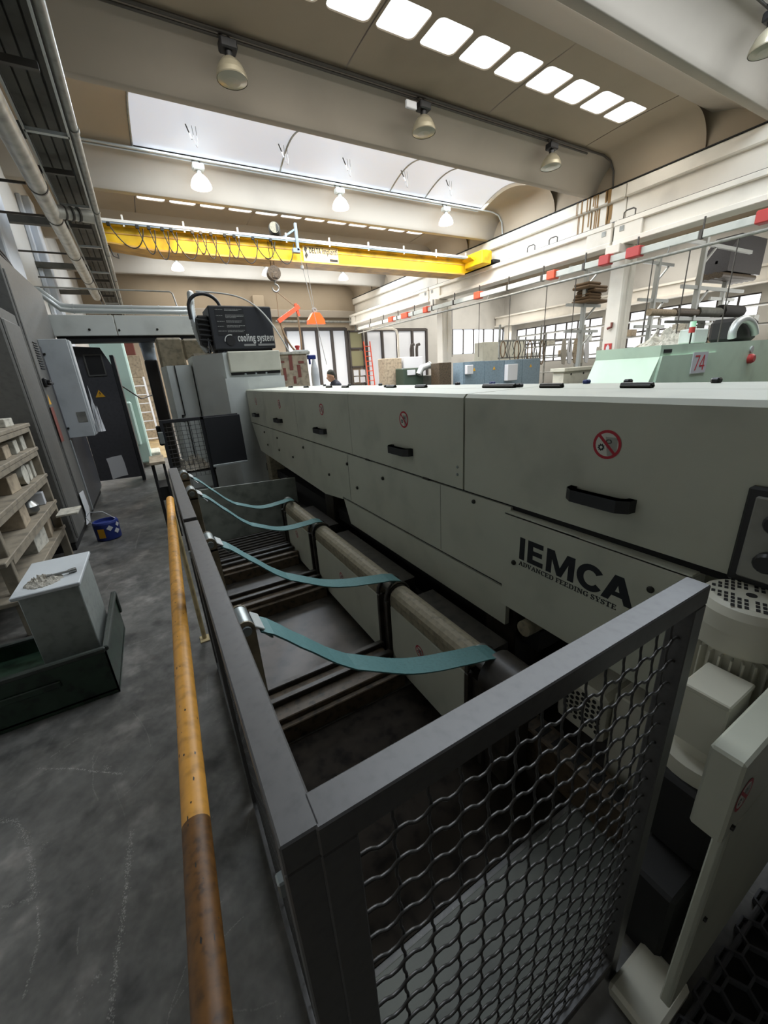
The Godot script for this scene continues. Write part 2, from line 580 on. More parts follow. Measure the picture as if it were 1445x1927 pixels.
func vault_strip(m: Mb, t0: float, t1: float, x0: float, x1: float, f: float, n: float, steps: int) -> void:
	for i in steps:
		var a := arc(lerpf(t0, t1, float(i) / steps), f, n)
		var b := arc(lerpf(t0, t1, float(i + 1) / steps), f, n)
		var w := n - f
		var na := P(0, -w, rise * PI * cos(PI * lerpf(t0, t1, float(i) / steps))).normalized()
		var nb := P(0, -w, rise * PI * cos(PI * lerpf(t0, t1, float(i + 1) / steps))).normalized()
		m.smooth_quad(P(x0, a.y, a.x), P(x1, a.y, a.x), P(x1, b.y, b.x), P(x0, b.y, b.x), na, na, nb, nb)

func vault_point(t: float, x: float, f: float, n: float, lift := 0.0) -> Vector3:
	var a := arc(t, f, n)
	return P(x, a.y + lift, a.x)

func rounded(w: float, h: float, r: float, k := 5) -> Array:   # rounded rectangle outline, 4*k points from the right side round
	var o := []
	for q in 4:
		var c := Vector2((w / 2 - r) * (1 if q == 0 or q == 3 else -1), (h / 2 - r) * (1 if q < 2 else -1))
		for i in k:
			o.append(c + Vector2.from_angle(PI / 2 * (q + float(i) / (k - 1))) * r)
	return o

func room() -> void:
	var m := Mb.new()
	m.span(P(-1.8, -0.2, -6.2), P(25.6, 0, 24.7))
	var fl := obj("floor", m, M.floor)
	tag(fl, "dark worn concrete floor with scratches running down the whole hall", "floor", "", "structure")
	m = Mb.new()
	m.span(P(-1.85, 0, -6.2), P(-1.6, 8.0, 24.7))
	tag(obj("wall_left", m, M.white_wall), "pale left wall of the hall above the electrical cabinets", "wall", "", "structure")
	m = Mb.new()
	m.span(P(-1.6, 0, -2.8), P(25.6, 8.0, -2.6))  # unseen wall, set close and dark to cut light from behind
	tag(obj("added_wall_near", m, M.near_wall), "dark unseen wall added behind the viewer to cut the light", "wall", "", "structure")
	# far wall with two gate openings
	var wf := thing("wall_far", "far end wall of the hall around the tall grey gates", "wall", Vector3.ZERO, "", "structure")
	m = Mb.new()
	m.span(P(-1.6, 0, 24.5), P(7.7, 8.0, 24.7))
	m.span(P(7.7, 4.42, 24.5), P(11.7, 8.0, 24.7))
	m.span(P(11.7, 0, 24.5), P(12.5, 8.0, 24.7))
	obj("wall_surface", m, M.plaster, wf)
	m = Mb.new()
	m.span(P(12.5, 0, 24.5), P(13.0, 8.0, 24.7))
	m.span(P(13.0, 4.36, 24.5), P(17.9, 8.0, 24.7))
	m.span(P(17.9, 0, 24.5), P(20.2, 8.0, 24.7))
	m.span(P(20.2, 4.3, 24.5), P(25.3, 8.0, 24.7))
	m.span(P(20.2, 0, 24.5), P(25.3, 2.6, 24.7))
	obj("wall_surface", m, M.white_wall, wf)
	m = Mb.new()
	m.span(P(-1.6, 4.95, 24.3), P(12.3, 5.35, 24.5), 0.02)
	obj("ledge", m, M.beam_plaster, wf)
	m = Mb.new()
	m.span(P(6.1, 4.55, 24.15), P(6.7, 6.0, 24.5), 0.02)
	obj("pilaster", m, M.plaster, wf)
	# outer wall of the side nave with a band of windows
	m = Mb.new()
	m.span(P(25.3, 0, -6.0), P(25.6, 1.7, 24.5))
	m.span(P(25.3, 4.1, -6.0), P(25.6, 8.0, 24.5))
	for d in [-6.0, 1.0, 8.0, 15.6, 23.2]:
		m.span(P(25.3, 1.7, d), P(25.6, 4.1, d + 0.8))
	tag(obj("wall_right", m, M.white_wall), "far side wall of the right nave with long window band", "wall", "", "structure")
	var bays := [[-5.2, 1.0], [1.8, 8.0], [8.8, 15.6], [16.4, 23.2]]
	for i in bays.size():
		var w := thing("window_%d" % (i + 1), "bright window band in the outer wall of the right nave, bay %s" % ["nearest the viewer", "second from the near end", "third from the near end, behind the cantilever racks", "at the far corner"][i], "window", Vector3.ZERO, "", "structure")
		var a: float = bays[i][0]
		var b: float = bays[i][1]
		var nn := 8
		for j in nn:
			for r in 2:
				m = Mb.new()
				m.span(P(25.42, [1.75, 3.02][r], lerpf(a, b, (j + 0.04) / nn)), P(25.44, [2.96, 4.05][r], lerpf(a, b, (j + 0.96) / nn)))
				obj("pane", m, M.window_glass, w)
		m = Mb.new()
		for j in nn + 1:
			m.span(P(25.36, 1.7, lerpf(a, b, float(j) / nn) - 0.04), P(25.46, 4.1, lerpf(a, b, float(j) / nn) + 0.04))
		for y in [1.72, 2.99, 4.08]:
			m.span(P(25.35, y - 0.04, a), P(25.47, y + 0.04, b))
		obj("window_frame", m, M.frame_dark, w)
	var w5 := thing("window_5", "bright high windows beside the second gate on the end wall", "window", Vector3.ZERO, "", "structure")
	for j in 5:
		m = Mb.new()
		m.span(P(20.25 + j * 1.01, 2.65, 24.56), P(21.2 + j * 1.01, 4.25, 24.58))
		obj("pane", m, M.window_glass, w5)
	m = Mb.new()
	for j in 6:
		m.span(P(20.2 + j * 1.01 - 0.03, 2.6, 24.5), P(20.2 + j * 1.01 + 0.04, 4.3, 24.62))
	obj("window_frame", m, M.frame_dark, w5)
	# band of wall over the right crane runway
	var wb := thing("wall_middle", "pale concrete band above the right crane runway, water stained at the joint", "wall", Vector3.ZERO, "", "structure")
	var cuts := [-6.0, -0.2, 7.7, 16.1, 24.5]
	for i in 4:
		m = Mb.new()
		m.span(P(XE - 0.02, 4.95, cuts[i] + 0.012), P(XE + 0.3, HB + 0.02, cuts[i + 1] - 0.012), 0.01)
		m.span(P(XE - 0.14, HB - 0.34, cuts[i] + 0.012), P(XE + 0.3, HB - 0.02, cuts[i + 1] - 0.012), 0.03)
		obj("wall_panel", m, M.concrete_white, wb)
	m = Mb.new()
	m.span(P(XE + 0.05, HB, -6.0), P(XE + 0.3, 8.0, 24.5))
	obj("wall_surface", m, M.plaster, wb)
	m = Mb.new()
	var rng := RandomNumberGenerator.new()
	rng.seed = 8
	for i in 16:
		var d := 8.05 + rng.randf() * 1.15
		var w2 := rng.randf_range(0.012, 0.05)
		var y1 := HB - 0.02
		m.span(P(XE - 0.144, maxf(HB - 0.34, y1 - rng.randf_range(0.25, 0.5)), d), P(XE - 0.138, y1, d + w2))
		m.span(P(XE - 0.026, 5.1 + rng.randf_range(0.0, 0.25), d), P(XE - 0.018, HB - 0.36, d + w2))
	obj("rust_stain", m, M.stain, wb)
	m = Mb.new()
	m.span(P(XE - 0.147, HB - 0.018, -2.6), P(XE - 0.1, HB + 0.008, 24.5))
	obj("joint_seam", m, M.seam, wb)
	m = Mb.new()
	m.tube([P(12.2, 5.13, -2.5), P(12.2, 5.13, 24.2)], 0.02, 5, false)
	obj("cable", m, M.pipe_dark, wb)
	# the roof: beams, vaults between them
	var ce := thing("ceiling", "vaulted concrete roof of wing beams and curved panels", "ceiling", Vector3.ZERO, "", "structure")
	for k in range(-1, 5):
		m = Mb.new()
		var p := beam_profile(C0 + PITCH * k)
		var nr := []
		for i in p.size():
			var e: Vector2 = p[mini(i + 1, p.size() - 1)] - p[maxi(i - 1, 0)]
			nr.append(P(0, -absf(e.x) if absf(e.x) > 0 else 0.0, 0) + P(0, 0, e.y * signf(e.x)))
		for i in p.size() - 1:
			var n0: Vector3 = nr[i].normalized()
			var n1: Vector3 = nr[i + 1].normalized()
			m.smooth_quad(P(-1.6, p[i].y, p[i].x), P(XE + 0.06, p[i].y, p[i].x), P(XE + 0.06, p[i + 1].y, p[i + 1].x), P(-1.6, p[i + 1].y, p[i + 1].x), n0, n0, n1, n1)
		m.quad(P(-1.6, HC + 0.05, p[-1].x), P(XE + 0.06, HC + 0.05, p[-1].x), P(XE + 0.06, HC + 0.05, p[0].x), P(-1.6, HC + 0.05, p[0].x))
		obj("roof_beam", m, M.beam_plaster, ce)
	m = Mb.new()
	m.span(P(-1.8, 8.0, -6.2), P(25.6, 8.2, 24.7))
	obj("sky_block_slab", m, M.plaster, ce)  # unseen slab added over the skylights to shut out the sky
	var W0 := 0.985      # first window, spacing and width along x
	var WP := 0.839
	var joints := [0.93, 0.93 + WP * 4, 0.93 + WP * 8, 0.93 + WP * 12]
	var row := 6
	for k in range(-2, 5):
		var f := C0 + PITCH * k + 1.23
		var n := C0 + PITCH * (k + 1) - 0.65
		if k == 4:
			n = 24.5
		var xr := 11.75
		rise = 0.03 if posmod(k, 2) == 0 else 0.26
		# ends of the vault: left plain part, right end rounded down to the wall
		m = Mb.new()
		vault_strip(m, 0, 1, -1.6, joints[0] - 0.012, f, n, 12)
		obj("vault_panel", m, M.plaster, ce)
		m = Mb.new()
		vault_strip(m, 0, 1, joints[3] + 0.012 if posmod(k, 2) == 0 else 11.4, xr, f, n, 16)
		var prev := []
		for j in 9:
			var a := PI / 2 * j / 8
			var cur := []
			for i in 17:
				var q := arc(i / 16.0, f, n)
				var nn := P(-sin(a), -cos(a), rise * PI * cos(PI * i / 16.0) / (n - f) * cos(a)).normalized()
				cur.append([P(xr + 0.66 * sin(a), q.y - 0.66 * (1 - cos(a)), q.x), nn])
			if j:
				for i in 16:
					m.smooth_quad(prev[i][0], cur[i][0], cur[i + 1][0], prev[i + 1][0], prev[i][1], cur[i][1], cur[i + 1][1], prev[i + 1][1])
			prev = cur
		for i in 16:
			var a: Vector3 = prev[i][0]
			var b: Vector3 = prev[i + 1][0]
			m.quad(a, Vector3(a.x, 5.9, a.z), Vector3(b.x, 5.9, b.z), b)
		obj("vault_end", m, M.plaster, ce)
		row += 1
		if k == -2:
			m = Mb.new()
			vault_strip(m, 0, 1, joints[0] + 0.012, joints[3] - 0.012, f, n, 8)
			obj("vault_panel", m, M.plaster, ce)
		elif posmod(k, 2) == 0:   # a row of twelve rounded roof windows
			var w := thing("window_%d" % row, "row of twelve small rounded roof windows, %s" % ["behind the viewer", "nearest row, high at the top right", "middle row seen as thin slots over the crane", "farthest row at the end wall"][(k + 2) / 2], "window", Vector3.ZERO, "", "structure")
			var t0 := 0.26
			var t1 := 0.553
			for s in 3:
				m = Mb.new()
				vault_strip(m, 0, t0, joints[s] + 0.012, joints[s + 1] - 0.012, f, n, 5)
				vault_strip(m, t1, 1, joints[s] + 0.012, joints[s + 1] - 0.012, f, n, 8)
				for j in 4:
					var xa := W0 + (s * 4 + j) * WP
					var c := Vector2(xa + 0.36, (t0 + t1) / 2)
					var xl: float = joints[s] + j * WP + (0.012 if j == 0 else 0.0)
					var xh: float = joints[s] + (j + 1) * WP - (0.012 if j == 3 else 0.0)
					var inner := rounded(0.72, t1 - t0, 0.09)
					# scale the corner in t so that it is round in metres
					for i in inner.size():
						var ii := rounded(0.72, (t1 - t0) * 2.18, 0.11)
						inner[i] = Vector2(c.x + ii[i].x, c.y + ii[i].y / 2.18)
					var outer := []
					for q in inner:
						var e: Vector2 = q - c
						var sc := minf((0.72 * 0.5) / maxf(absf(e.x), 1e-6), ((t1 - t0) * 0.5) / maxf(absf(e.y), 1e-6))
						var o: Vector2 = c + e * sc
						outer.append(Vector2(o.x, o.y))
					for i in inner.size():
						var i2: int = (i + 1) % inner.size()
						m.quad(vault_point(outer[i].y, outer[i].x, f, n), vault_point(inner[i].y, inner[i].x, f, n), vault_point(inner[i2].y, inner[i2].x, f, n), vault_point(outer[i2].y, outer[i2].x, f, n))
						m.quad(vault_point(inner[i].y, inner[i].x, f, n), vault_point(inner[i].y, inner[i].x, f, n, 0.03), vault_point(inner[i2].y, inner[i2].x, f, n, 0.03), vault_point(inner[i2].y, inner[i2].x, f, n))
					for pr in [[xl, xa], [xa + 0.72, xh]]:
						vault_strip(m, t0, t1, pr[0], pr[1], f, n, 4)
					var pm := Mb.new()
					for i in inner.size():
						var i2: int = (i + 1) % inner.size()
						pm.poly([vault_point(c.y, c.x, f, n, 0.022), vault_point(inner[i].y, inner[i].x, f, n, 0.022), vault_point(inner[i2].y, inner[i2].x, f, n, 0.022)], vault_point(c.y, c.x, f, n, 3.0))
					obj("roof_window_pane", pm, M.skylight_glass, w)
				obj("vault_panel", m, M.plaster, ce)
		else:   # a broad skylight of translucent sheets
			var w := thing("window_%d" % row, "broad skylight of translucent curved sheets, %s" % ["over the viewer", "large and grey-white beyond the first lamps", "over the yellow crane"][(k + 1) / 2], "window", Vector3.ZERO, "", "structure")
			var sj := [joints[0], joints[1], joints[2], joints[2] + 1.3, 11.32]
			for s in 4:
				m = Mb.new()
				vault_strip(m, 0.02, 0.985, sj[s] + 0.015, sj[s + 1] - 0.015, f, n, 14)
				obj("skylight_sheet", m, M.skylight_sheet, w)
				m = Mb.new()
				var pts := []
				for i in 13:
					pts.append(vault_point(i / 12.0, sj[s], f, n, 0.0))
				m.tube(pts, 0.022, 6)
				obj("glazing_bar", m, M.pipe_grey, w)
			m = Mb.new()
			var kp := []
			for i in 25:
				kp.append(vault_point(i / 24.0, 11.37, f, n, -0.02))
			m.tube(kp, 0.06, 10)
			obj("kerb", m, M.concrete_white, w)
			for q in [2.0, 4.05, 5.75, 7.55, 9.15]:
				m = Mb.new()
				var a := vault_point(0.62, q, f, n, -0.02)
				m.tube([a, a + Vector3(0.06, -0.3, 0.12)], 0.014, 5)
				m.tube([a + Vector3(0.12, 0, 0), a + Vector3(0.13, -0.36, 0.05), a + Vector3(0.16, -0.4, 0.05), a + Vector3(0.19, -0.3, 0.04), a + Vector3(0.2, 0, 0)], 0.005, 4)
				obj("opener_rod", m, M.pipe_dark, w)
	# conduits along the creases
	for k in [0, 1, 2]:
		var n: float = C0 + PITCH * k - 0.65
		m = Mb.new()
		var cd := thing("electrical_conduit", ["dark conduit run along the roof beam at the top right corner", "dark conduit run along the nearest roof beam with three unlit lamps", "pale conduit run below the large skylight carrying lit lamps"][k], "conduit", P(5, HC - 0.06, n))
		for q in 2:
			var dd: float = n - 0.05 + q * 0.07
			m = Mb.new()
			m.tube([P(-1.55, HC - 0.05 - q * 0.03, dd), P(11.8 - q * 0.6, HC - 0.05 - q * 0.03, dd)], 0.026 - q * 0.006, 6)
			obj("conduit_run", m, M.galv if k == 2 else M.pipe_dark, cd)
		m = Mb.new()
		m.tube([P(11.8, HC - 0.05, n - 0.05), P(12.1, HC - 0.12, n - 0.05), P(12.28, HC - 0.32, n - 0.05), P(12.33, HC - 0.66, n - 0.05)], 0.026, 6)
		obj("conduit_bend", m, M.galv if k == 2 else M.pipe_dark, cd)
	m = Mb.new()
	m.span(P(5.48, 6.4, 8.0), P(5.72, 6.52, 8.06), 0.01)
	tag(obj("junction_box", m, M.paper), "small pale junction box left of the middle unlit lamp", "junction box")
	# roof of the side nave
	m = Mb.new()
	m.span(P(XE + 0.3, 7.3, -6.0), P(25.3, 7.5, 24.5))
	obj("side_roof", m, M.plaster, ce)
	for d in [3.0, 12.0, 21.0]:
		m = Mb.new()
		m.span(P(13.8, 7.2, d - 1.5), P(23.8, 7.28, d + 1.5))
		obj("side_skylight_sheet", m, M.skylight_sheet, ce)
	# columns carrying the right runway
	for i in 3:
		var d: float = [-0.6, 7.53, 15.55][i]
		m = Mb.new()
		var pl := PackedVector2Array([Vector2(12.08, -0.17), Vector2(12.12, -0.21), Vector2(12.22, -0.21), Vector2(12.25, -0.17), Vector2(12.35, -0.17), Vector2(12.38, -0.21), Vector2(12.56, -0.21), Vector2(12.6, -0.17), Vector2(12.6, 0.21), Vector2(12.08, 0.21)])
		m.prism(pl, 0.0, 4.5, Transform3D(Basis(Vector3.RIGHT, Vector3.FORWARD, Vector3.UP), P(0, 0, d)))
		var cl := thing("trim_%d" % (i + 1), ["white column outside the right edge", "white concrete column bearing a fire extinguisher sign", "white concrete column farther down beside the gates"][i], "column", P(12.3, 0, d), "", "structure")
		obj("column_shaft", m, M.concrete_white, cl)
		m = Mb.new()
		m.span(P(11.7, 4.3, d - 0.2), P(12.6, 4.52, d + 0.2), 0.02)
		obj("corbel", m, M.concrete_white, cl)
	# right runway beams
	for i in 3:
		var a: float = [-5.9, 7.73, 16.13][i]
		var b: float = [7.67, 16.07, 24.4][i]
		var r := thing("runway_beam", ["white concrete crane runway beam nearest the viewer on the right", "white concrete crane runway beam between the two columns", "white concrete crane runway beam reaching the end wall"][i], "beam", P(12.1, 4.52, (a + b) / 2))
		m = Mb.new()
		m.span(P(11.88, 4.98, a), P(12.38, 5.1, b), 0.012)
		m.span(P(11.88, 4.52, a), P(12.38, 4.64, b), 0.012)
		m.span(P(11.98, 4.6, a), P(12.3, 5.0, b))
		for e in [[a, a + 0.75], [b - 0.75, b]]:
			m.span(P(11.9, 4.6, e[0]), P(12.36, 5.0, e[1]), 0.02)
		obj("beam_body", m, M.concrete_white, r)
		for dd in [a + 0.22, b - 0.22]:
			m = Mb.new()
			m.span(P(11.888, 4.83, dd - 0.06), P(11.905, 4.95, dd + 0.06))
			obj("socket", m, M.pipe_grey, r)
		m = Mb.new()
		m.span(P(12.06, 5.1, a), P(12.12, 5.16, b))
		obj("crane_track", m, M.pipe_dark, r)
	for q in [7.2, 10.4, 9.55]:
		m = Mb.new()
		m.tube([P(12.0, 5.1, q), P(12.0, 5.26, q), P(12.0, 5.3, q + 0.06), P(12.0, 5.3, q + 0.24), P(12.0, 5.26, q + 0.3), P(12.0, 5.1, q + 0.3)], 0.018, 6)
		tag(obj("lifting_loop", m, M.pipe_dark), {7.2: "bent steel loop on runway beam right of the rust stain", 10.4: "bent steel loop on runway beam, leftmost of the three", 9.55: "bent steel loop on runway beam left of the rust stain"}[q], "lifting loop", "steel loops on the runway")
	# conductor bar with junction boxes, and the pipe below it
	var bus := thing("conductor_bar", "white conductor trunking running below the right runway beam", "trunking", P(11.6, 4.1, 10))
	var dd := 2.5
	while dd < 22.0:
		m = Mb.new()
		m.span(P(11.57, 4.08, dd + 0.04), P(11.68, 4.24, dd + 1.4), 0.01)
		obj("trunking_length", m, M.trunking, bus)
		m = Mb.new()
		m.span(P(11.56, 4.07, dd - 0.03), P(11.69, 4.25, dd + 0.03))
		m.span(P(11.64, 4.25, dd - 0.015), P(11.67, 4.51, dd + 0.015))
		obj("clamp", m, M.pipe_dark, bus)
		dd += 1.44
	var boxes := [[4.15, 0.5], [6.85, 0.36], [7.62, 0.3], [9.32, 0.3], [12.6, 0.3], [15.9, 0.3], [17.6, 0.55], [18.9, 0.4]]
	var names := ["nearest, at the right edge", "right of the white column", "left of the white column top", "second to the left of the column", "below the middle runway joint", "nearest of the far cluster", "middle of the far cluster", "farthest, near the end wall"]
	for i in boxes.size():
		m = Mb.new()
		m.span(P(11.5, 4.05, boxes[i][0] - boxes[i][1] / 2), P(11.74, 4.29, boxes[i][0] + boxes[i][1] / 2), 0.02)
		tag(obj("tap_box", m, M.orange_red if i > 2 else M.red), "orange red tap box on the white trunking, " + names[i], "tap box", "tap boxes along the trunking")
	m = Mb.new()
	m.tube([P(11.5, 3.9, 22.5), P(11.5, 3.9, 2.0)], 0.035, 8)
	for q in range(3, 22, 3):
		m.tube([P(11.5, 3.9, q), P(11.58, 4.1, q)], 0.012, 5)
	tag(obj("steel_pipe", m, M.pipe_grey), "thin pale pipe hung below the white conductor trunking", "pipe")
	for i in 9:
		var d: float = [3.2, 4.6, 5.5, 6.3, 8.4, 9.4, 10.9, 12.4, 14.0][i]
		var yb: float = [1.75, 1.5, 1.9, 2.2, 1.9, 1.9, 1.9, 2.0, 2.1][i]
		m = Mb.new()
		m.tube([P(11.5, 3.88, d), P(11.5, yb, d)], 0.014, 6)
		tag(obj("drop_rod", m, M.pipe_dark), "thin dark drop rod hanging from the pale pipe under the runway, %s from the right" % ["first", "second", "third", "fourth", "fifth", "sixth", "seventh", "eighth", "ninth"][i], "rod", "drop rods under the runway")

# ------------------------------------------------------------------ the mesh guards and the handrail in front
func wavy(a: Vector3, b: Vector3, side: Vector3, amp: float, pitch: float, phase: float) -> Array:
	var o := []
	var L := a.distance_to(b)
	var k := int(ceil(L / (pitch / 6.0)))
	for i in k + 1:
		var s := L * i / k
		var w := sin(PI * (s / pitch + phase))
		o.append(a.lerp(b, float(i) / k) + side * amp * clampf(w * 1.5, -1.0, 1.0))
	return o

func near_fence() -> void:
	var m := Mb.new()
	# front panel: faces the viewer
	var H := 1.255
	var D := 0.275
	var g := thing("guard_panel", "dark crimped wire mesh guard facing the viewer in the foreground", "mesh guard", P(0.42, 0, D))
	m = Mb.new(); m.span(P(0.049, H - 0.04, D - 0.02), P(0.805, H, D + 0.02), 0.002)
	obj("top_rail", m, M.fence, g)
	m = Mb.new(); m.span(P(0.049, 0.05, D - 0.02), P(0.805, 0.09, D + 0.02), 0.002)
	obj("bottom_rail", m, M.fence, g)
	for x in [0.049, 0.765]:
		m = Mb.new(); m.span(P(x, 0.0, D - 0.02), P(x + 0.04, H - 0.04, D + 0.02), 0.002)
		obj("post", m, M.fence, g)
	for i in 14:
		var x := 0.09 + 0.05 * i
		m = Mb.new()
		m.tube(wavy(P(x, 0.09, D), P(x, H - 0.04, D), Vector3.RIGHT, 0.0017, 0.02625, 0.0), 0.0023, 6, false)
		obj("wire", m, M.fence_wire, g)
	for i in 22:
		var y := 0.1 + 0.0525 * i
		m = Mb.new()
		m.tube(wavy(P(0.085, y, D - 0.004), P(0.77, y, D - 0.004), Vector3.UP, 0.0042, 0.025, 0.0), 0.0025, 6, false)
		obj("wire", m, M.fence_wire, g)
	# side panels run away from the viewer
	for s in 2:
		var a: float = [0.258, 1.325][s]
		var b: float = [1.29, 2.26][s]
		g = thing("guard_panel", ["dark mesh guard along the pit, nearest beside the yellow handrail", "greyish mesh guard along the pit, second from the viewer"][s], "mesh guard", P(0.034, 0, (a + b) / 2))
		m = Mb.new(); m.span(P(0.0145, H - 0.04, a), P(0.0545, H, b), 0.002)
		obj("top_rail", m, M.fence, g)
		m = Mb.new(); m.span(P(0.0145, 0.03, a), P(0.0545, 0.07, b), 0.002)
		obj("bottom_rail", m, M.fence, g)
		for d in [a, b - 0.04]:
			m = Mb.new(); m.span(P(0.0145, 0.0, d), P(0.0545, H - 0.04, d + 0.04), 0.002)
			obj("post", m, M.fence, g)
		m = Mb.new()
		var d := a + 0.07
		var i := 0
		while d < b - 0.05:
			m.tube(wavy(P(0.034, 0.07, d), P(0.034, H - 0.04, d), Vector3.BACK, 0.003, 0.025, 0.0), 0.0024, 4, false)
			d += 0.05
			i += 1
		for j in 22:
			m.tube(wavy(P(0.03, 0.1 + 0.0525 * j, a + 0.04), P(0.03, 0.1 + 0.0525 * j, b - 0.04), Vector3.UP, 0.0042, 0.025, 0.0), 0.0024, 4, false)
		tag(obj("mesh_infill", m, M.fence_wire, g), "", "", "", "stuff")
		m = Mb.new()
		m.span(P(0.008, 1.1, a + 0.05), P(0.02, 1.125, a + 0.065), 0.002)
		obj("catch", m, M.zinc, g)
	# yellow handrail
	var h := thing("handrail", "worn yellow painted pipe handrail beside the pit guard", "handrail", P(-0.03, 0, 1.0))
	m = Mb.new()
	var a := P(-0.0123, 0.99, 2.69)
	var b := P(-0.105, 0.99, -0.3)
	var pts := []
	var rad := []
	for i in 6:
		var t := i / 5.0
		pts.append(a + (a - b).normalized() * 0.021 * cos(t * PI / 2)); rad.append(0.021 * sin(t * PI / 2) + 0.0005)
	pts.append(b); rad.append(0.021)
	pts[-1] = a.lerp(b, 0.72)
	m.tube(pts, rad, 24)
	obj("rail_pipe", m, M.yellow_pipe, h)
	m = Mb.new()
	m.tube([a.lerp(b, 0.72), b], 0.0211, 24)  # near length of the pipe in a darker brown
	obj("brown_length", m, M.yellow_brown, h).set_meta("label", "darker brown near length of the pipe")
	for d in [2.62, -0.25]:
		var x := lerpf(-0.105, -0.0123, (d + 0.3) / 2.99)
		m = Mb.new()
		m.tube([P(x, 0, d), P(x, 0.98, d)], 0.014, 12)
		m.span(P(x - 0.03, 0, d - 0.04), P(x + 0.03, 0.01, d + 0.04), 0.003)
		obj("stanchion", m, M.pale_yellow, h)
	# paint chips on the pipe
	m = Mb.new()
	var rng := RandomNumberGenerator.new()
	rng.seed = 31
	var ax := (b - a).normalized()
	var side := ax.cross(Vector3.UP).normalized()
	for i in 110:
		var t := rng.randf()
		var an := rng.randf_range(0.1, PI - 0.1)
		var o := side * cos(an) + Vector3.UP * sin(an)
		var c := a.lerp(b, t * 0.95) + o * 0.0212
		var tn := o.cross(ax)
		var w := rng.randf_range(0.0006, 0.002)
		var l := rng.randf_range(0.001, 0.006)
		m.poly([c - ax * l - tn * w * 0.4, c - ax * l * 0.3 + tn * w, c + ax * l + tn * w * 0.3, c + ax * l * 0.4 - tn * w], c - o)
	tag(obj("paint_chips", m, M.oily, h), "dark paint chips", "", "", "stuff")

# ------------------------------------------------------------------ bar feeder
const XM := 1.25
const FACE := Basis(Vector3(0, 0, 1), Vector3(0, 1, 0), Vector3(-1, 0, 0))   # reads from far to near on a face turned to -x

func grip(m: Mb, x: float, y: float, d: float, half := 0.115) -> void:   # black bow handle on a face turned to -x
	var pl := PackedVector2Array([Vector2(-half, 0), Vector2(-half + 0.004, 0.03), Vector2(-half + 0.035, 0.054), Vector2(half - 0.035, 0.054), Vector2(half - 0.004, 0.03), Vector2(half, 0), Vector2(half - 0.024, 0), Vector2(half - 0.026, 0.012), Vector2(half - 0.04, 0.024), Vector2(-half + 0.04, 0.024), Vector2(-half + 0.026, 0.012), Vector2(-half + 0.024, 0)])
	m.prism(pl, -0.021, 0.021, Transform3D(Basis(Vector3(0, 0, 1), Vector3(-1, 0, 0), Vector3(0, 1, 0)), P(x, y, d)))

func stud(m: Mb, x: float, y: float, d: float, r := 0.012) -> void:
	m.lathe([Vector2(r, 0), Vector2(r, r * 0.5), Vector2(r * 0.7, r * 0.9), Vector2(0, r)], 10, Transform3D(Basis(Vector3(0, 1, 0), Vector3(-1, 0, 0), Vector3(0, 0, 1)), P(x, y, d)))

func round_sign(called: String, x: float, y: float, d: float, r: float, parent: Node3D) -> void:
	var m := Mb.new()
	m.disc(P(x - 0.0015, y, d), Vector3(0, 0, 1), Vector3(0, 1, 0), r)
	obj(called, m, M.sign, parent).set_meta("label", "round red prohibition sticker")

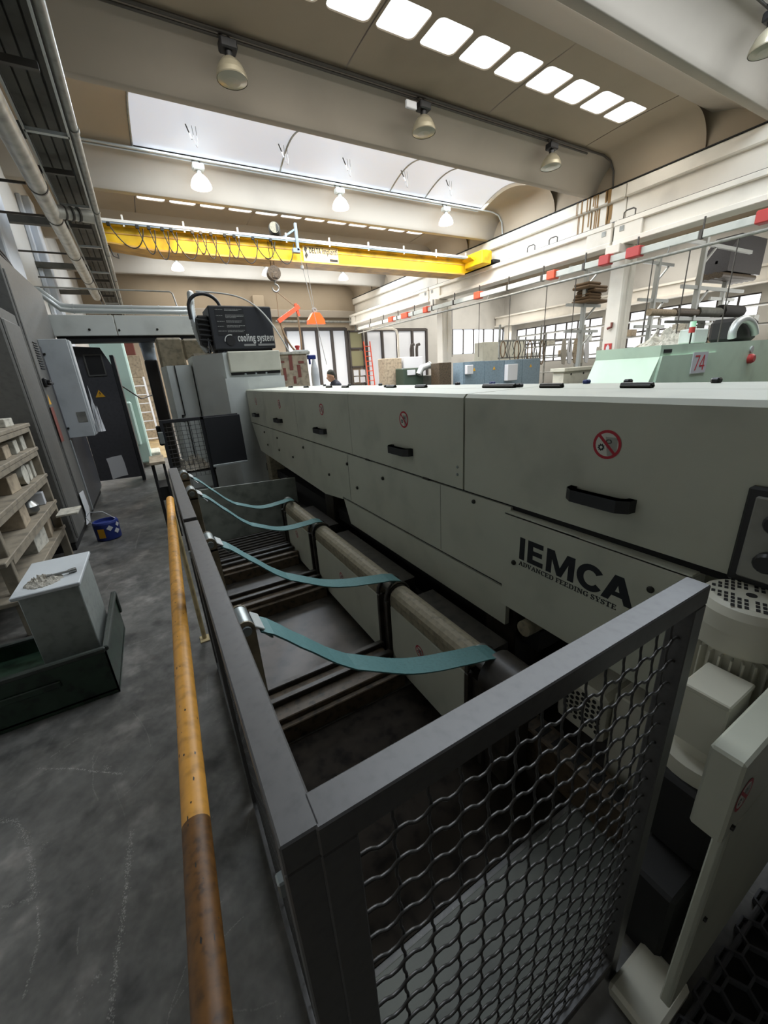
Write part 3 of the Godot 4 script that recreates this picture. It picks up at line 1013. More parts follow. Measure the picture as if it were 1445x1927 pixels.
func feeder() -> void:
	var t := thing("bar_feeder", "long grey-green bar feeder with five hinged cover doors and black handles", "bar feeder", P(1.6, 0, 3.0))
	var m := Mb.new()
	var cuts := [-0.9, 1.435, 2.692, 3.945, 5.2, 6.12]
	for i in 5:
		m = Mb.new()
		var a: float = cuts[i] + (0.006 if i < 2 else 0.002)
		var b: float = cuts[i + 1] - (0.006 if i < 1 else 0.002)
		var pl := PackedVector2Array([Vector2(XM, 1.082), Vector2(XM, 1.519), Vector2(XM + 0.016, 1.535), Vector2(1.61, 1.535), Vector2(1.61, 1.52), Vector2(XM + 0.02, 1.515), Vector2(XM + 0.015, 1.082)])
		m.prism(pl, -b, -a)
		var door := obj("cover_door", m, M.machine, t)
		var hd: float = [0.742, 1.985, 3.28, 4.57, 5.65][i]
		m = Mb.new()
		grip(m, XM, 1.208, hd)
		obj("handle", m, M.black_plastic, door)
		round_sign("prohibition_sticker", XM, 1.388, [0.745, 1.953, 3.232, 4.495, 5.6][i], 0.047, door)
		m = Mb.new()
		if i == 1:
			stud(m, XM, 1.189, 1.48, 0.007)
			stud(m, XM, 1.151, 1.48, 0.007)
			obj("rivet", m, M.zinc, door)
		m = Mb.new()
		m.span(P(1.613, 1.5, cuts[i] + 0.003), P(1.985, 1.535, cuts[i + 1] - 0.003), 0.004)
		obj("lid_panel", m, M.machine, t)
	# hinges and small stops along the top
	for i in 10:
		m = Mb.new()
		var d: float = [0.9, 1.29, 1.57, 1.68, 2.35, 2.75, 3.6, 4.0, 4.7, 5.3][i]
		m.span(P(1.64, 1.535, d - 0.06), P(1.672, 1.549, d + 0.06), 0.004)
		m.tube([P(1.656, 1.546, d - 0.06), P(1.656, 1.546, d + 0.06)], 0.01, 8)
		obj("hinge", m, M.bolt, t)
	for i in 10:
		m = Mb.new()
		var d: float = [0.75, 1.09, 1.31, 1.52, 1.95, 2.3, 2.9, 3.4, 4.1, 4.8][i]
		var x: float = [1.93, 1.93, 1.95, 1.7, 1.93, 1.94, 1.7, 1.93, 1.94, 1.93][i]
		m.box(P(x, 1.544, d), Vector3(0.035, 0.022, 0.03), 0.006)
		obj("stop_block", m, M.blue if i in [2, 4] else M.black_plastic, t)
	# fixed body behind the doors
	m = Mb.new()
	m.span(P(1.96, 0.66, -0.9), P(1.985, 1.53, 6.12))
	m.span(P(XM + 0.02, 1.1, 6.1), P(1.97, 1.5, 6.12))
	obj("tray_body", m, M.machine, t)
	m = Mb.new()
	m.span(P(XM + 0.012, 1.055, -0.9), P(1.95, 1.1, 6.1))
	m.span(P(XM + 0.012, 0.64, 1.14), P(XM + 0.02, 0.7, 2.9))
	obj("shadow_gap", m, M.seam, t)
	m = Mb.new()
	m.prism(PackedVector2Array([Vector2(-6.08, 1.071), Vector2(-5.78, 0.7), Vector2(-3.38, 0.615), Vector2(-3.36, 0.615), Vector2(-2.96, 0.66), Vector2(-2.96, 0.683), Vector2(-1.13, 0.683), Vector2(-1.13, 1.071)]), 0, 0.025, Transform3D(Basis(Vector3(0, 0, 1), Vector3(0, 1, 0), Vector3(-1, 0, 0)), Vector3(XM + 0.025, 0, 0)))
	obj("side_panel", m, M.machine, t)
	m = Mb.new()
	m.span(P(XM - 0.001, 0.69, 2.79), P(XM + 0.002, 1.068, 2.793))
	m.span(P(XM - 0.001, 0.69, 1.62), P(XM + 0.002, 1.068, 1.6215))
	obj("seam", m, M.oily, t)
	m = Mb.new()
	m.prism(PackedVector2Array([Vector2(-2.94, 0.668), Vector2(-2.84, 0.474), Vector2(-1.13, 0.474), Vector2(-1.13, 0.668)]), 0, 0.025, Transform3D(Basis(Vector3(0, 0, 1), Vector3(0, 1, 0), Vector3(-1, 0, 0)), Vector3(XM + 0.025, 0, 0)))
	obj("lower_panel", m, M.machine, t)
	for q in [[0.986, 4.782], [0.84, 4.768], [0.834, 4.234], [0.989, 3.841], [0.827, 3.21], [0.99, 2.799], [0.827, 2.651], [0.983, 2.24], [1.04, 1.359], [1.0, 5.382], [0.84, 5.3]]:
		m = Mb.new()
		stud(m, XM, q[0], q[1], 0.011 if q[1] < 1.4 else 0.013)
		obj("screw", m, M.bolt, t)
	for q in [1.75, 2.45]:
		m = Mb.new()
		m.span(P(XM - 0.006, 1.07, q - 0.03), P(XM + 0.01, 1.084, q + 0.03), 0.004)
		obj("latch", m, M.bolt, t)
	# name plate cover
	m = Mb.new()
	m.span(P(1.218, 0.603, 0.43), P(1.234, 1.058, 1.135), 0.004)
	m.span(P(1.218, 1.046, 0.43), P(1.3, 1.058, 1.135), 0.004)
	m.span(P(1.23, 0.603, 0.43), P(1.3, 1.05, 0.442), 0.003)
	m.span(P(1.23, 0.603, 1.123), P(1.3, 1.05, 1.135), 0.003)
	var np := obj("name_cover", m, M.machine, t)
	var tx := Transform3D(FACE, P(1.218, 0.872, 1.042))
	var outlines := [
		[Vector2(0, 0), Vector2(0.026, 0), Vector2(0.026, 0.099), Vector2(0, 0.099)],
		[Vector2(0.042, 0), Vector2(0.118, 0), Vector2(0.118, 0.021), Vector2(0.068, 0.021), Vector2(0.068, 0.04), Vector2(0.112, 0.04), Vector2(0.112, 0.06), Vector2(0.068, 0.06), Vector2(0.068, 0.078), Vector2(0.116, 0.078), Vector2(0.116, 0.099), Vector2(0.042, 0.099)],
		[Vector2(0.134, 0), Vector2(0.158, 0), Vector2(0.158, 0.062), Vector2(0.184, 0), Vector2(0.204, 0), Vector2(0.23, 0.062), Vector2(0.23, 0), Vector2(0.255, 0), Vector2(0.255, 0.099), Vector2(0.222, 0.099), Vector2(0.1945, 0.034), Vector2(0.167, 0.099), Vector2(0.134, 0.099)],
		[Vector2(0.362, 0.0), Vector2(0.389, 0.0), Vector2(0.398, 0.022), Vector2(0.434, 0.022), Vector2(0.443, 0.0), Vector2(0.471, 0.0), Vector2(0.431, 0.099), Vector2(0.401, 0.099)]]
	for ol in outlines:
		m = Mb.new()
		m.prism(PackedVector2Array(ol), 0, 0.001, tx)
		obj("letter", m, M.ink, np)
	m = Mb.new()
	m.prism(PackedVector2Array([Vector2(0.409, 0.04), Vector2(0.4235, 0.04), Vector2(0.4163, 0.064)]), 0.001, 0.0012, tx)
	obj("letter_counter", m, M.machine, np)
	var cc := PackedVector2Array()
	for q in 25:
		cc.append(Vector2(0.318, 0.0495) + Vector2.from_angle(0.62 + (TAU - 1.24) * q / 24) * Vector2(0.053, 0.052))
	for q in 25:
		cc.append(Vector2(0.318, 0.0495) + Vector2.from_angle(0.62 + (TAU - 1.24) * (24 - q) / 24) * Vector2(0.026, 0.029))
	m = Mb.new()
	m.prism(cc, 0, 0.001, tx)
	obj("letter", m, M.ink, np)
	lettering("lettering", "ADVANCED FEEDING SYSTE", P(1.2175, 0.853, 0.832), Basis(Vector3(0, 0, 1), Vector3(0, 1, 0), Vector3(-1, 0, 0)), 0.42, 0.02, M.ink, np, "Droid Serif", 700)
	for q in [[0.843, 1.068], [0.969, 0.529], [0.86, 0.5]]:
		m = Mb.new()
		stud(m, 1.218, q[0], q[1], 0.011)
		obj("screw", m, M.bolt, np)
	# control recess at the right edge
	m = Mb.new()
	m.span(P(1.228, 1.08, -0.1), P(1.252, 1.335, 0.365), 0.006)
	var cp := obj("control_pod", m, M.black_plastic, t)
	m = Mb.new()
	m.span(P(1.22, 1.1, -0.08), P(1.23, 1.315, 0.345), 0.004)
	obj("control_plate", m, M.pipe_grey, cp)
	for q in [[1.26, 0.29], [1.16, 0.29], [1.21, 0.2], [1.26, 0.12]]:
		m = Mb.new()
		m.lathe([Vector2(0.026, 0), Vector2(0.026, 0.02), Vector2(0.02, 0.03), Vector2(0, 0.03)], 14, Transform3D(Basis(Vector3(0, 1, 0), Vector3(-1, 0, 0), Vector3(0, 0, 1)), P(1.221, q[0], q[1])))
		obj("knob", m, M.black_plastic, cp)
	# undercarriage: legs, dark beam and shaft
	m = Mb.new()
	m.span(P(1.55, 0.0, 0.9), P(1.95, 0.62, 6.0))
	m.span(P(1.34, 0.36, 1.0), P(1.6, 0.47, 6.0))
	obj("undercarriage", m, M.dark, t)
	for d in [5.55, 1.2, 3.4]:
		m = Mb.new()
		m.span(P(1.29, 0.0, d - 0.1), P(1.5, 0.66 if d < 5 else 0.85, d + 0.1), 0.006)
		obj("leg", m, M.worn_beige if d > 5 else M.oily, t)
	m = Mb.new()
	m.tube([P(1.2, 0.56, 0.98), P(1.5, 0.56, 0.98)], 0.035, 16)
	obj("shaft", m, M.worn_beige, t)
	m = Mb.new()
	m.span(P(1.26, 0.0, 5.4), P(1.45, 0.86, 5.6), 0.006)
	obj("leg", m, M.worn_beige, t)

# ------------------------------------------------------------------ the pit between guard and feeder
func pit() -> void:
	var m := Mb.new()
	m.span(P(0.13, 0.0, 0.62), P(1.5, 0.004, 1.49))  # this sheet is darker than the one in the middle bays
	tag(obj("oil_tray", m, M.oil_dark), "darker oily tray sheet in the nearest bay of the pit", "tray")
	m = Mb.new()
	m.span(P(0.13, 0.0, 1.83), P(1.5, 0.004, 4.25))
	tag(obj("oil_tray", m, M.oil_floor), "oil stained grey tray sheet in the middle bays of the pit", "tray")
	m = Mb.new()
	m.span(P(0.13, 0.0, 0.31), P(1.2, 0.012, 0.6), 0.003)
	tag(obj("floor_plate", m, M.green_grey), "grey-green steel plate on the floor right behind the foreground mesh", "plate")
	# roller frame along the feeder
	var t := thing("support_frame", "low frame of panels and worn rounded rail under the feeder", "frame", P(0.95, 0, 2.4))
	var segs := [[3.64, 2.97], [2.82, 1.8], [1.66, 1.04]]
	for s in segs:
		m = Mb.new()
		m.span(P(0.92, 0.03, s[1]), P(0.945, 0.42, s[0]), 0.004)
		var sp := obj("side_panel", m, M.machine, t)
		round_sign("prohibition_sticker", 0.92, 0.3, (s[0] + s[1]) / 2 + 0.03, 0.034, sp)
		m = Mb.new()
		var pl := PackedVector2Array()
		for i in 9:
			var a := PI * i / 8
			pl.append(Vector2(0.985 - 0.062 * cos(a), 0.47 + 0.055 * sin(a)))
		pl.append(Vector2(1.047, 0.425)); pl.append(Vector2(0.923, 0.425))
		m.prism(pl, -s[0], -s[1])
		obj("rail", m, M.worn_beige, t)
		m = Mb.new()
		m.span(P(0.94, 0.0, s[1] + 0.02), P(1.2, 0.44, s[0] - 0.02))
		obj("frame_core", m, M.oily, t)
	for d in [3.68, 2.895, 1.73, 0.97]:
		var b := Mb.new()
		for o in [-0.045, 0.045]:
			b.span(P(0.905, 0.02, d + o - 0.012), P(0.94, 0.44, d + o + 0.012), 0.003)
			var ring := []
			for i in 9:
				var a := PI * i / 8
				ring.append(P(0.985 - 0.075 * cos(a), 0.45 + 0.085 * sin(a), d + o))
			b.tube(ring, 0.012, 6)
		b.span(P(0.93, 0.02, d - 0.06), P(1.05, 0.42, d + 0.06))
		var br := obj("strap_bracket", b, M.oily, t)
		b = Mb.new()
		b.tube([P(0.985, 0.5, d - 0.055), P(0.985, 0.5, d + 0.055)], 0.05, 14)
		obj("roller", b, M.steel, br)
	m = Mb.new()
	m.tube([P(0.99, 0.47, 0.78), P(0.99, 0.47, 0.93)], 0.1, 20)
	m.tube([P(0.99, 0.47, 0.74), P(0.99, 0.47, 0.79)], 0.055, 16)
	m.span(P(0.93, 0.0, 0.8), P(1.06, 0.42, 0.92), 0.01)
	obj("end_clamp", m, M.oily, t)
	# straps and their posts
	var words := ["nearest the viewer", "second from the viewer", "third from the viewer", "farthest, by the far guard"]
	for i in 4:
		var d0: float = [1.0, 1.70, 2.27, 2.72][i]
		var d1: float = [0.95, 1.71, 2.88, 3.6][i]
		var yp: float = [1.045, 1.05, 1.14, 1.15][i]
		var p := thing("strap_post", "painted flat steel post with zinc roller, " + words[i], "post", P(0.1, 0, d0), "strap posts inside the guard")
		m = Mb.new()
		m.span(P(0.072, 0, d0 - 0.006), P(0.122, yp - 0.06, d0), 0.002)
		m.span(P(0.072, 0, d0 + 0.09), P(0.122, yp - 0.06, d0 + 0.096), 0.002)
		for e in [d0 - 0.006, d0 + 0.09]:
			var pl := PackedVector2Array()
			for k in 9:
				pl.append(Vector2(0.097 + 0.025 * cos(PI * k / 8), yp - 0.04 + 0.03 * sin(PI * k / 8)))
			pl.append(Vector2(0.072, yp - 0.07)); pl.append(Vector2(0.122, yp - 0.07))
			m.prism(pl, -e - 0.006, -e)
		obj("post_plate", m, M.post_beige, p)
		m = Mb.new()
		m.tube([P(0.097, yp - 0.035, d0 + 0.002), P(0.097, yp - 0.035, d0 + 0.088)], 0.023, 16)
		obj("roller", m, M.zinc, p)
		m = Mb.new()
		m.tube([P(0.097, yp - 0.037, d0 - 0.016), P(0.097, yp - 0.037, d0 - 0.004)], 0.014, 12)
		obj("bolt", m, M.zinc, p)
		var s := thing("strap", "blue-green woven sling strap sagging over the pit, " + words[i], "strap", P(0.5, 0.6, d0), "sling straps over the pit")
		m = Mb.new()
		var prev := []
		var n := 26
		for k in n + 1:
			var u := float(k) / n
			var x := lerpf(0.135, 1.0, u)
			var tx := [0.0, 0.11, 0.27, 0.375, 0.52, 0.65, 0.77, 0.87, 0.94, 1.0]
			var ty := [1.0, 0.80, 0.50, 0.37, 0.225, 0.145, 0.10, 0.065, 0.045, 0.0]
			var e := 0
			while e < 8 and u > tx[e + 1]:
				e += 1
			var yy := lerpf(0.55, yp - 0.06, cubic_interpolate(ty[e], ty[e + 1], ty[maxi(e - 1, 0)], ty[mini(e + 2, 9)], (u - tx[e]) / (tx[e + 1] - tx[e])))
			var dd := lerpf(d0 + 0.045, d1, u)
			var w := 0.048
			var cur := [P(x, yy, dd - w), P(x, yy, dd + w)]
			if k:
				var dn: Vector3 = (cur[0] - prev[0]).normalized()
				var nn := dn.cross(Vector3.FORWARD).normalized() * 0.0025
				m.poly([prev[0] + nn, cur[0] + nn, cur[1] + nn, prev[1] + nn], (prev[0] + cur[1]) / 2 - nn)
				m.poly([prev[0] - nn, cur[0] - nn, cur[1] - nn, prev[1] - nn], (prev[0] + cur[1]) / 2 + nn)
				m.poly([prev[0] + nn, cur[0] + nn, cur[0] - nn, prev[0] - nn], (prev[1] + cur[1]) / 2)
				m.poly([prev[1] + nn, cur[1] + nn, cur[1] - nn, prev[1] - nn], (prev[0] + cur[0]) / 2)
			prev = cur
		obj("webbing", m, M.belt, s)
		m = Mb.new()
		m.box(P(0.135, yp - 0.05, d0 + 0.045), Vector3(0.006, 0.03, 0.09), 0.002, Basis(Vector3.BACK, 0.9))
		m.box(P(0.155, yp - 0.085, d0 + 0.045), Vector3(0.034, 0.006, 0.08), 0.002, Basis(Vector3.BACK, -0.9))
		obj("buckle", m, M.galv, s)
	# cross rails on the pit floor
	var cr := [[1.5, 1.82, "nearest the viewer"], [2.63, 2.95, "in the middle"], [3.32, 3.58, "third, before the ribbed plate"]]
	for c in cr:
		var r := thing("cross_rail", "oily steel cross rail with two slots on the pit floor, %s" % c[2], "rail", P(0.5, 0, c[0]), "cross rails in the pit")
		m = Mb.new()
		m.span(P(0.2, 0, c[0]), P(0.9, 0.095, c[1] - 0.02), 0.004)
		obj("rail_body", m, M.oily_brown, r)
		for o in [0.03, 0.15, 0.25]:
			m = Mb.new()
			m.span(P(0.18, 0.095, c[0] + o), P(0.915, 0.125, c[0] + o + 0.035), 0.004)
			obj("rib", m, M.oily if o != 0.03 else M.oily_brown, r)
	var rp := thing("ribbed_plate", "dark ribbed plate on the pit floor before the end sheet", "plate", P(0.5, 0, 3.9))
	m = Mb.new()
	m.span(P(0.2, 0, 3.66), P(0.92, 0.08, 4.2))
	obj("plate", m, M.oily, rp)
	for i in 7:
		m = Mb.new()
		m.span(P(0.2, 0.08, 3.68 + i * 0.072), P(0.92, 0.1, 3.71 + i * 0.072), 0.003)
		obj("rib", m, M.oily, rp)
	m = Mb.new()
	m.prism(PackedVector2Array([Vector2(0.16, 0.02), Vector2(1.24, 0.02), Vector2(1.24, 0.6), Vector2(0.2, 0.65)]), -4.27, -4.25)
	m.span(P(0.2, 0.0, 4.27), P(0.26, 0.6, 4.31))
	m.span(P(1.1, 0.0, 4.27), P(1.16, 0.6, 4.31))
	tag(obj("end_sheet", m, M.sheet_grey), "upright grey-green steel sheet closing the far end of the pit", "steel sheet")
	# mesh guard with a black sheet at the far end
	var g := thing("guard_panel", "small dark mesh guard with a black sheet at the far pit end", "mesh guard", P(0.5, 0, 5.7))
	for x in [0.06, 0.53]:
		m = Mb.new(); m.span(P(x, 0, 5.68), P(x + 0.04, 1.255, 5.72), 0.003)
		obj("post", m, M.black_sheet, g)
	m = Mb.new(); m.span(P(0.1, 1.215, 5.68), P(1.0, 1.255, 5.72), 0.003)
	obj("top_rail", m, M.black_sheet, g)
	m = Mb.new(); m.span(P(0.57, 0.62, 5.66), P(1.02, 1.24, 5.675), 0.003)
	obj("sheet", m, M.black_sheet, g)
	m = Mb.new(); m.span(P(0.57, 0.59, 5.64), P(1.02, 0.62, 5.7), 0.003)
	obj("sheet_edge", m, M.galv, g)
	m = Mb.new()
	for i in 8:
		m.tube([P(0.13 + 0.055 * i, 0.5, 5.7), P(0.13 + 0.055 * i, 1.22, 5.7)], 0.003, 4, false)
	for i in 14:
		m.tube([P(0.1, 0.5 + 0.055 * i, 5.7), P(0.53, 0.5 + 0.055 * i, 5.7)], 0.003, 4, false)
	tag(obj("mesh_infill", m, M.fence_wire, g), "", "", "", "stuff")
	m = Mb.new()
	m.span(P(0.02, 0.98, 5.6), P(0.075, 1.12, 5.68), 0.004)
	obj("switch_box", m, M.zinc, g)
	# heap of rags on a low table behind the far guard
	m = Mb.new()
	m.span(P(0.14, 0.52, 5.85), P(0.62, 0.56, 6.2), 0.004)
	for x in [0.16, 0.58]:
		for d in [5.87, 6.16]:
			m.span(P(x, 0, d), P(x + 0.03, 0.52, d + 0.03))
	tag(obj("low_table", m, M.oily), "low dark table behind the far mesh guard under rags", "table")
	m = Mb.new()
	heap(m, P(0.38, 0.56, 6.0), 0.2, 0.15, 14)
	tag(obj("rag_heap", m, M.rag), "heap of crumpled pale rags seen through the far mesh", "rags")

func heap(m: Mb, c: Vector3, r: float, h: float, seed_: int) -> void:   # crumpled cloth
	var nz := FastNoiseLite.new()
	nz.seed = seed_
	nz.frequency = 2.2
	nz.fractal_octaves = 3
	var n := 26
	var pts := []
	for i in n + 1:
		var row := []
		for j in n + 1:
			var u := Vector2(i, j) / n * 2.0 - Vector2.ONE
			var q := u * maxf(absf(u.x), absf(u.y)) / maxf(u.length(), 0.001)
			var k := nz.get_noise_3d(q.x * 1.3, q.y * 1.3, seed_)
			var y := maxf(0.0, h * (1.0 - q.length_squared()) * (0.75 + 1.6 * k)) + 0.004
			row.append(c + Vector3(q.x * r * (1.0 + 0.25 * k), y if q.length() < 0.98 else 0.0, q.y * r * (1.0 - 0.25 * k)))
		pts.append(row)
	for i in n:
		for j in n:
			m.poly([pts[i][j], pts[i + 1][j], pts[i + 1][j + 1]], c - Vector3(0, 5, 0))
			m.poly([pts[i][j], pts[i + 1][j + 1], pts[i][j + 1]], c - Vector3(0, 5, 0))

# ------------------------------------------------------------------ the aisle on the left
func left_aisle() -> void:
	var m := Mb.new()
	# pilasters and window strips on the left wall above the cabinets
	for i in 4:
		m = Mb.new()
		var d: float = [2.2, 5.6, 8.9, 13.6][i]
		m.span(P(-1.6, 0, d), P(-1.36, 6.0, d + (1.0 if i == 2 else 0.5)), 0.02)
		m.span(P(-1.6, 0, d - 0.12), P(-1.5, 6.0, d + (1.12 if i == 2 else 0.62)), 0.02)
		tag(obj("trim_%d" % (i + 4), m, M.steel_white), ["pale pilaster on the left wall nearest the viewer", "second pale pilaster on the left wall", "third pale pilaster on the left wall above the duct bridge", "farthest pale pilaster on the left wall"][i], "pilaster", "", "structure")
	# left runway with walkway underneath
	var r := thing("walkway", "dark underside of the walkway along the left crane runway with ladder-like rungs", "walkway", P(-0.3, 4.4, 9))
	m = Mb.new()
	m.span(P(-0.58, 4.62, -2.5), P(-0.1, 4.86, 24.3))
	for i in 8:
		m.span(P(-1.6, 4.5, 0.6 + 3.2 * i), P(-0.5, 4.62, 0.72 + 3.2 * i))
	obj("runway_girder", m, M.deck, r)
	for i in 4:
		m = Mb.new()
		m.span(P(-0.54 + i * 0.115, 4.58, -2.5), P(-0.54 + i * 0.115 + 0.1, 4.62, 24.3), 0.006)
		obj("plank", m, M.deck, r)
	m = Mb.new()
	m.span(P(-0.135, 4.42, -2.5), P(-0.115, 4.5, 24.3))
	m.span(P(-0.545, 4.42, -2.5), P(-0.525, 4.46, 24.3))
	obj("side_rail", m, M.galv, r)
	for i in 9:
		m = Mb.new()
		var d := 0.1 + 2.2 * i
		m.span(P(-0.54, 4.42, d), P(-0.12, 4.455, d + 0.05))
		obj("rung", m, M.galv, r)
		m = Mb.new()
		m.span(P(-0.6, 4.44, d + 1.1), P(-0.2, 4.5, d + 1.15))
		m.span(P(-0.6, 4.3, d + 1.08), P(-0.56, 4.5, d + 1.17))
		obj("bracket", m, M.pipe_dark, r)
	m = Mb.new()
	m.tube([P(-0.06, 4.52, -2.5), P(-0.06, 4.52, 24.3)], 0.045, 10, false)
	for i in 8:
		m.tube([P(-0.06, 4.52, 1.5 + 2.6 * i), P(-0.06, 4.52, 1.58 + 2.6 * i)], 0.056, 10)
	obj("edge_pipe", m, M.pipe_grey, r)
	m = Mb.new()
	m.tube([P(-0.6, 4.4, -2.5), P(-0.6, 4.4, 24.0)], 0.03, 6, false)
	tag(obj("black_cable", m, M.black_plastic), "black cable run between round duct and walkway", "cable")
	m = Mb.new()
	m.span(P(-0.72, 4.22, 5.25), P(-0.54, 4.36, 5.75), 0.02)
	tag(obj("tap_box", m, M.dull_red), "dull red tap box under the left walkway at the frame edge", "tap box")
	m = Mb.new()
	for k in 3:
		m.tube([P(-1.5, 3.9 + 0.06 * k, 4.2), P(-1.25, 3.45 + 0.06 * k, 6.0), P(-1.15, 3.2 + 0.05 * k, 7.2), P(-1.12, 3.1, 7.5 + 0.03 * k)], 0.022, 6)
	tag(obj("cable_bundle", m, M.black_plastic), "black cables sloping down the left wall onto the dark cabinet top", "cables")
	# the round duct with its branch
	var du := thing("ventilation_duct", "round pale ventilation duct along the left wall with clamps", "duct", P(-0.63, 4.25, 8))
	m = Mb.new()
	m.tube([P(-0.64, 4.25, -2.0), P(-0.64, 4.25, 15.5)], 0.105, 18, false)
	obj("duct_pipe", m, M.duct, du)
	for d in [3.6, 5.5, 7.7, 8.9, 11.0, 13.2]:
		m = Mb.new()
		m.tube([P(-0.64, 4.25, d), P(-0.64, 4.25, d + 0.035)], 0.113, 18)
		m.span(P(-0.76, 4.24, d + 0.005), P(-1.6, 4.27, d + 0.025))
		obj("clamp_band", m, M.pipe_dark, du)
	m = Mb.new()
	m.tube([P(-0.64, 4.25, 8.6), P(-0.5, 4.28, 8.75), P(-0.34, 4.3, 8.85), P(-0.12, 4.3, 8.9)], 0.09, 16)
	obj("branch", m, M.duct, du)
	for i in 3:
		m = Mb.new()
		m.tube([P(-0.5 + 0.09 * i, 4.275 + 0.01 * i, 8.75 + 0.04 * i), P(-0.48 + 0.09 * i, 4.277 + 0.01 * i, 8.76 + 0.04 * i)], 0.1, 16)
		obj("clamp_band", m, M.pipe_dark, du)
	# dark electrical cabinets along the aisle
	var c := thing("electrical_cabinet", "large dark grey electrical cabinet behind the wooden shelf, louvre and rotary switch on it", "electrical cabinet", P(-1.3, 0, 6))
	m = Mb.new()
	m.span(P(-1.58, 0.08, 5.95), P(-1.0, 3.05, 8.1), 0.01)
	obj("body", m, M.cabinet, c)
	m = Mb.new()
	m.span(P(-1.58, 0.0, 5.2), P(-1.03, 0.08, 8.1))
	obj("plinth", m, M.dark, c)
	m = Mb.new()
	m.span(P(-1.58, 0.08, 5.2), P(-1.01, 2.45, 5.9), 0.012)
	obj("body", m, M.cabinet, c)
	m = Mb.new()
	m.span(P(-1.02, 0.12, 5.24), P(-0.99, 2.34, 5.86), 0.014)
	obj("cabinet_door", m, M.cabinet, c)
	m = Mb.new()
	m.span(P(-1.02, 0.12, 5.99), P(-0.985, 2.9, 6.5), 0.008)
	obj("cabinet_door", m, M.cabinet, c)
	m = Mb.new()
	m.span(P(-1.01, 0.12, 6.55), P(-0.985, 2.2, 8.05), 0.008)
	obj("cabinet_door", m, M.cabinet_dark, c)
	for i in 11:
		m = Mb.new()
		m.box(P(-0.98, 1.93 + i * 0.028, 6.27), Vector3(0.012, 0.012, 0.2), 0.003, Basis(Vector3.BACK, 0.5))
		obj("louvre_slat", m, M.black_plastic, c)
	m = Mb.new()
	m.span(P(-0.985, 1.72, 6.02), P(-0.95, 1.82, 6.14), 0.01)
	m.span(P(-0.955, 1.74, 6.06), P(-0.91, 1.8, 6.1), 0.01)
	m.box(P(-0.92, 1.76, 6.08), Vector3(0.03, 0.03, 0.18), 0.008)
	obj("rotary_switch", m, M.black_plastic, c)
	m = Mb.new()
	m.prism(PackedVector2Array([Vector2(-6.13, 1.53), Vector2(-6.0, 1.53), Vector2(-6.065, 1.64)]), 0, 0.003, Transform3D(Basis(Vector3(0, 0, 1), Vector3(0, 1, 0), Vector3(-1, 0, 0)), Vector3(-0.984, 0, 0)))
	obj("warning_triangle", m, M.warn, c)
	m = Mb.new()
	m.span(P(-0.986, 1.1, 5.98), P(-0.982, 1.5, 6.14))
	obj("red_notice", m, M.dull_red, c)
	m = Mb.new()
	m.span(P(-0.99, 0.1, 6.52), P(-0.972, 1.06, 6.54), 0.004)
	obj("edge_strip", m, M.galv, c)
	m = Mb.new()
	var pl := PackedVector2Array([Vector2(-6.25, 0.44), Vector2(-5.95, 0.47), Vector2(-5.98, 0.2), Vector2(-5.8, 0.1), Vector2(-6.1, 0.06), Vector2(-6.3, 0.2)])
	m.prism(pl, 0, 0.004, Transform3D(Basis(Vector3(0, 0, 1), Vector3(0, 1, 0), Vector3(-1, 0, 0)), Vector3(-0.975, 0, 0)))
	tag(obj("taped_sheet", m, M.paper), "crumpled paper sheet taped low on the dark cabinet beside the blue can", "paper")
	# light grey control box sticking out
	var b := thing("control_box", "light grey steel control box jutting out of the dark cabinet", "control box", P(-0.84, 1.08, 6.6))
	m = Mb.new()
	m.span(P(-1.0, 1.08, 6.6), P(-0.71, 2.28, 6.62), 0.005)
	obj("front", m, M.box_grey, b)
	m = Mb.new()
	m.span(P(-0.99, 1.09, 6.62), P(-0.69, 2.27, 6.8), 0.006)
	obj("body", m, M.box_grey, b)
	m = Mb.new()
	for y in [2.1, 1.2]:
		m.span(P(-0.99, y, 6.585), P(-0.96, y + 0.02, 6.6))
	obj("hinge", m, M.bolt, b)
	m = Mb.new()
	m.span(P(-0.84, 1.27, 6.596), P(-0.74, 1.4, 6.6))
	obj("smudged_label", m, M.pipe_grey, b)
	m = Mb.new()
	heap(m, P(-0.64, 1.12, 6.7), 0.05, 0.32, 4)
	tag(obj("plastic_wrap", m, M.paper), "white bundled plastic wrap at the side of the grey control box", "bundle")
	# open dark cabinet door across the aisle
	var dd := thing("cabinet_door", "open dark cabinet door across the aisle with warning triangle and paper", "door", P(-0.72, 0.1, 8.5))
	m = Mb.new()
	m.prism(PackedVector2Array([Vector2(-1.04, 0.12), Vector2(-0.4, 0.1), Vector2(-0.4, 2.05), Vector2(-0.5, 2.32), Vector2(-1.04, 2.36)]), -8.55, -8.5)
	obj("door_leaf", m, M.cabinet_dark, dd)
	m = Mb.new()
	m.span(P(-0.4, 0.02, 8.5), P(-0.34, 2.2, 8.9), 0.006)
	obj("door_edge", m, M.black_sheet, dd)
	m = Mb.new()
	m.span(P(-0.74, 1.9, 8.488), P(-0.52, 2.2, 8.5))
	obj("window", m, M.dark, dd)
	m = Mb.new()
	for e in [[-0.76, 1.88, -0.5, 1.9], [-0.76, 2.2, -0.5, 2.22], [-0.76, 1.9, -0.74, 2.2], [-0.52, 1.9, -0.5, 2.2]]:
		m.span(P(e[0], e[1], 8.48), P(e[2], e[3], 8.5))
	obj("window_frame", m, M.cabinet, dd)
	m = Mb.new()
	m.prism(PackedVector2Array([Vector2(-0.75, 1.54), Vector2(-0.61, 1.54), Vector2(-0.68, 1.66)]), -8.498, -8.494)
	var wt := obj("warning_triangle", m, M.warn, dd)
	m = Mb.new()
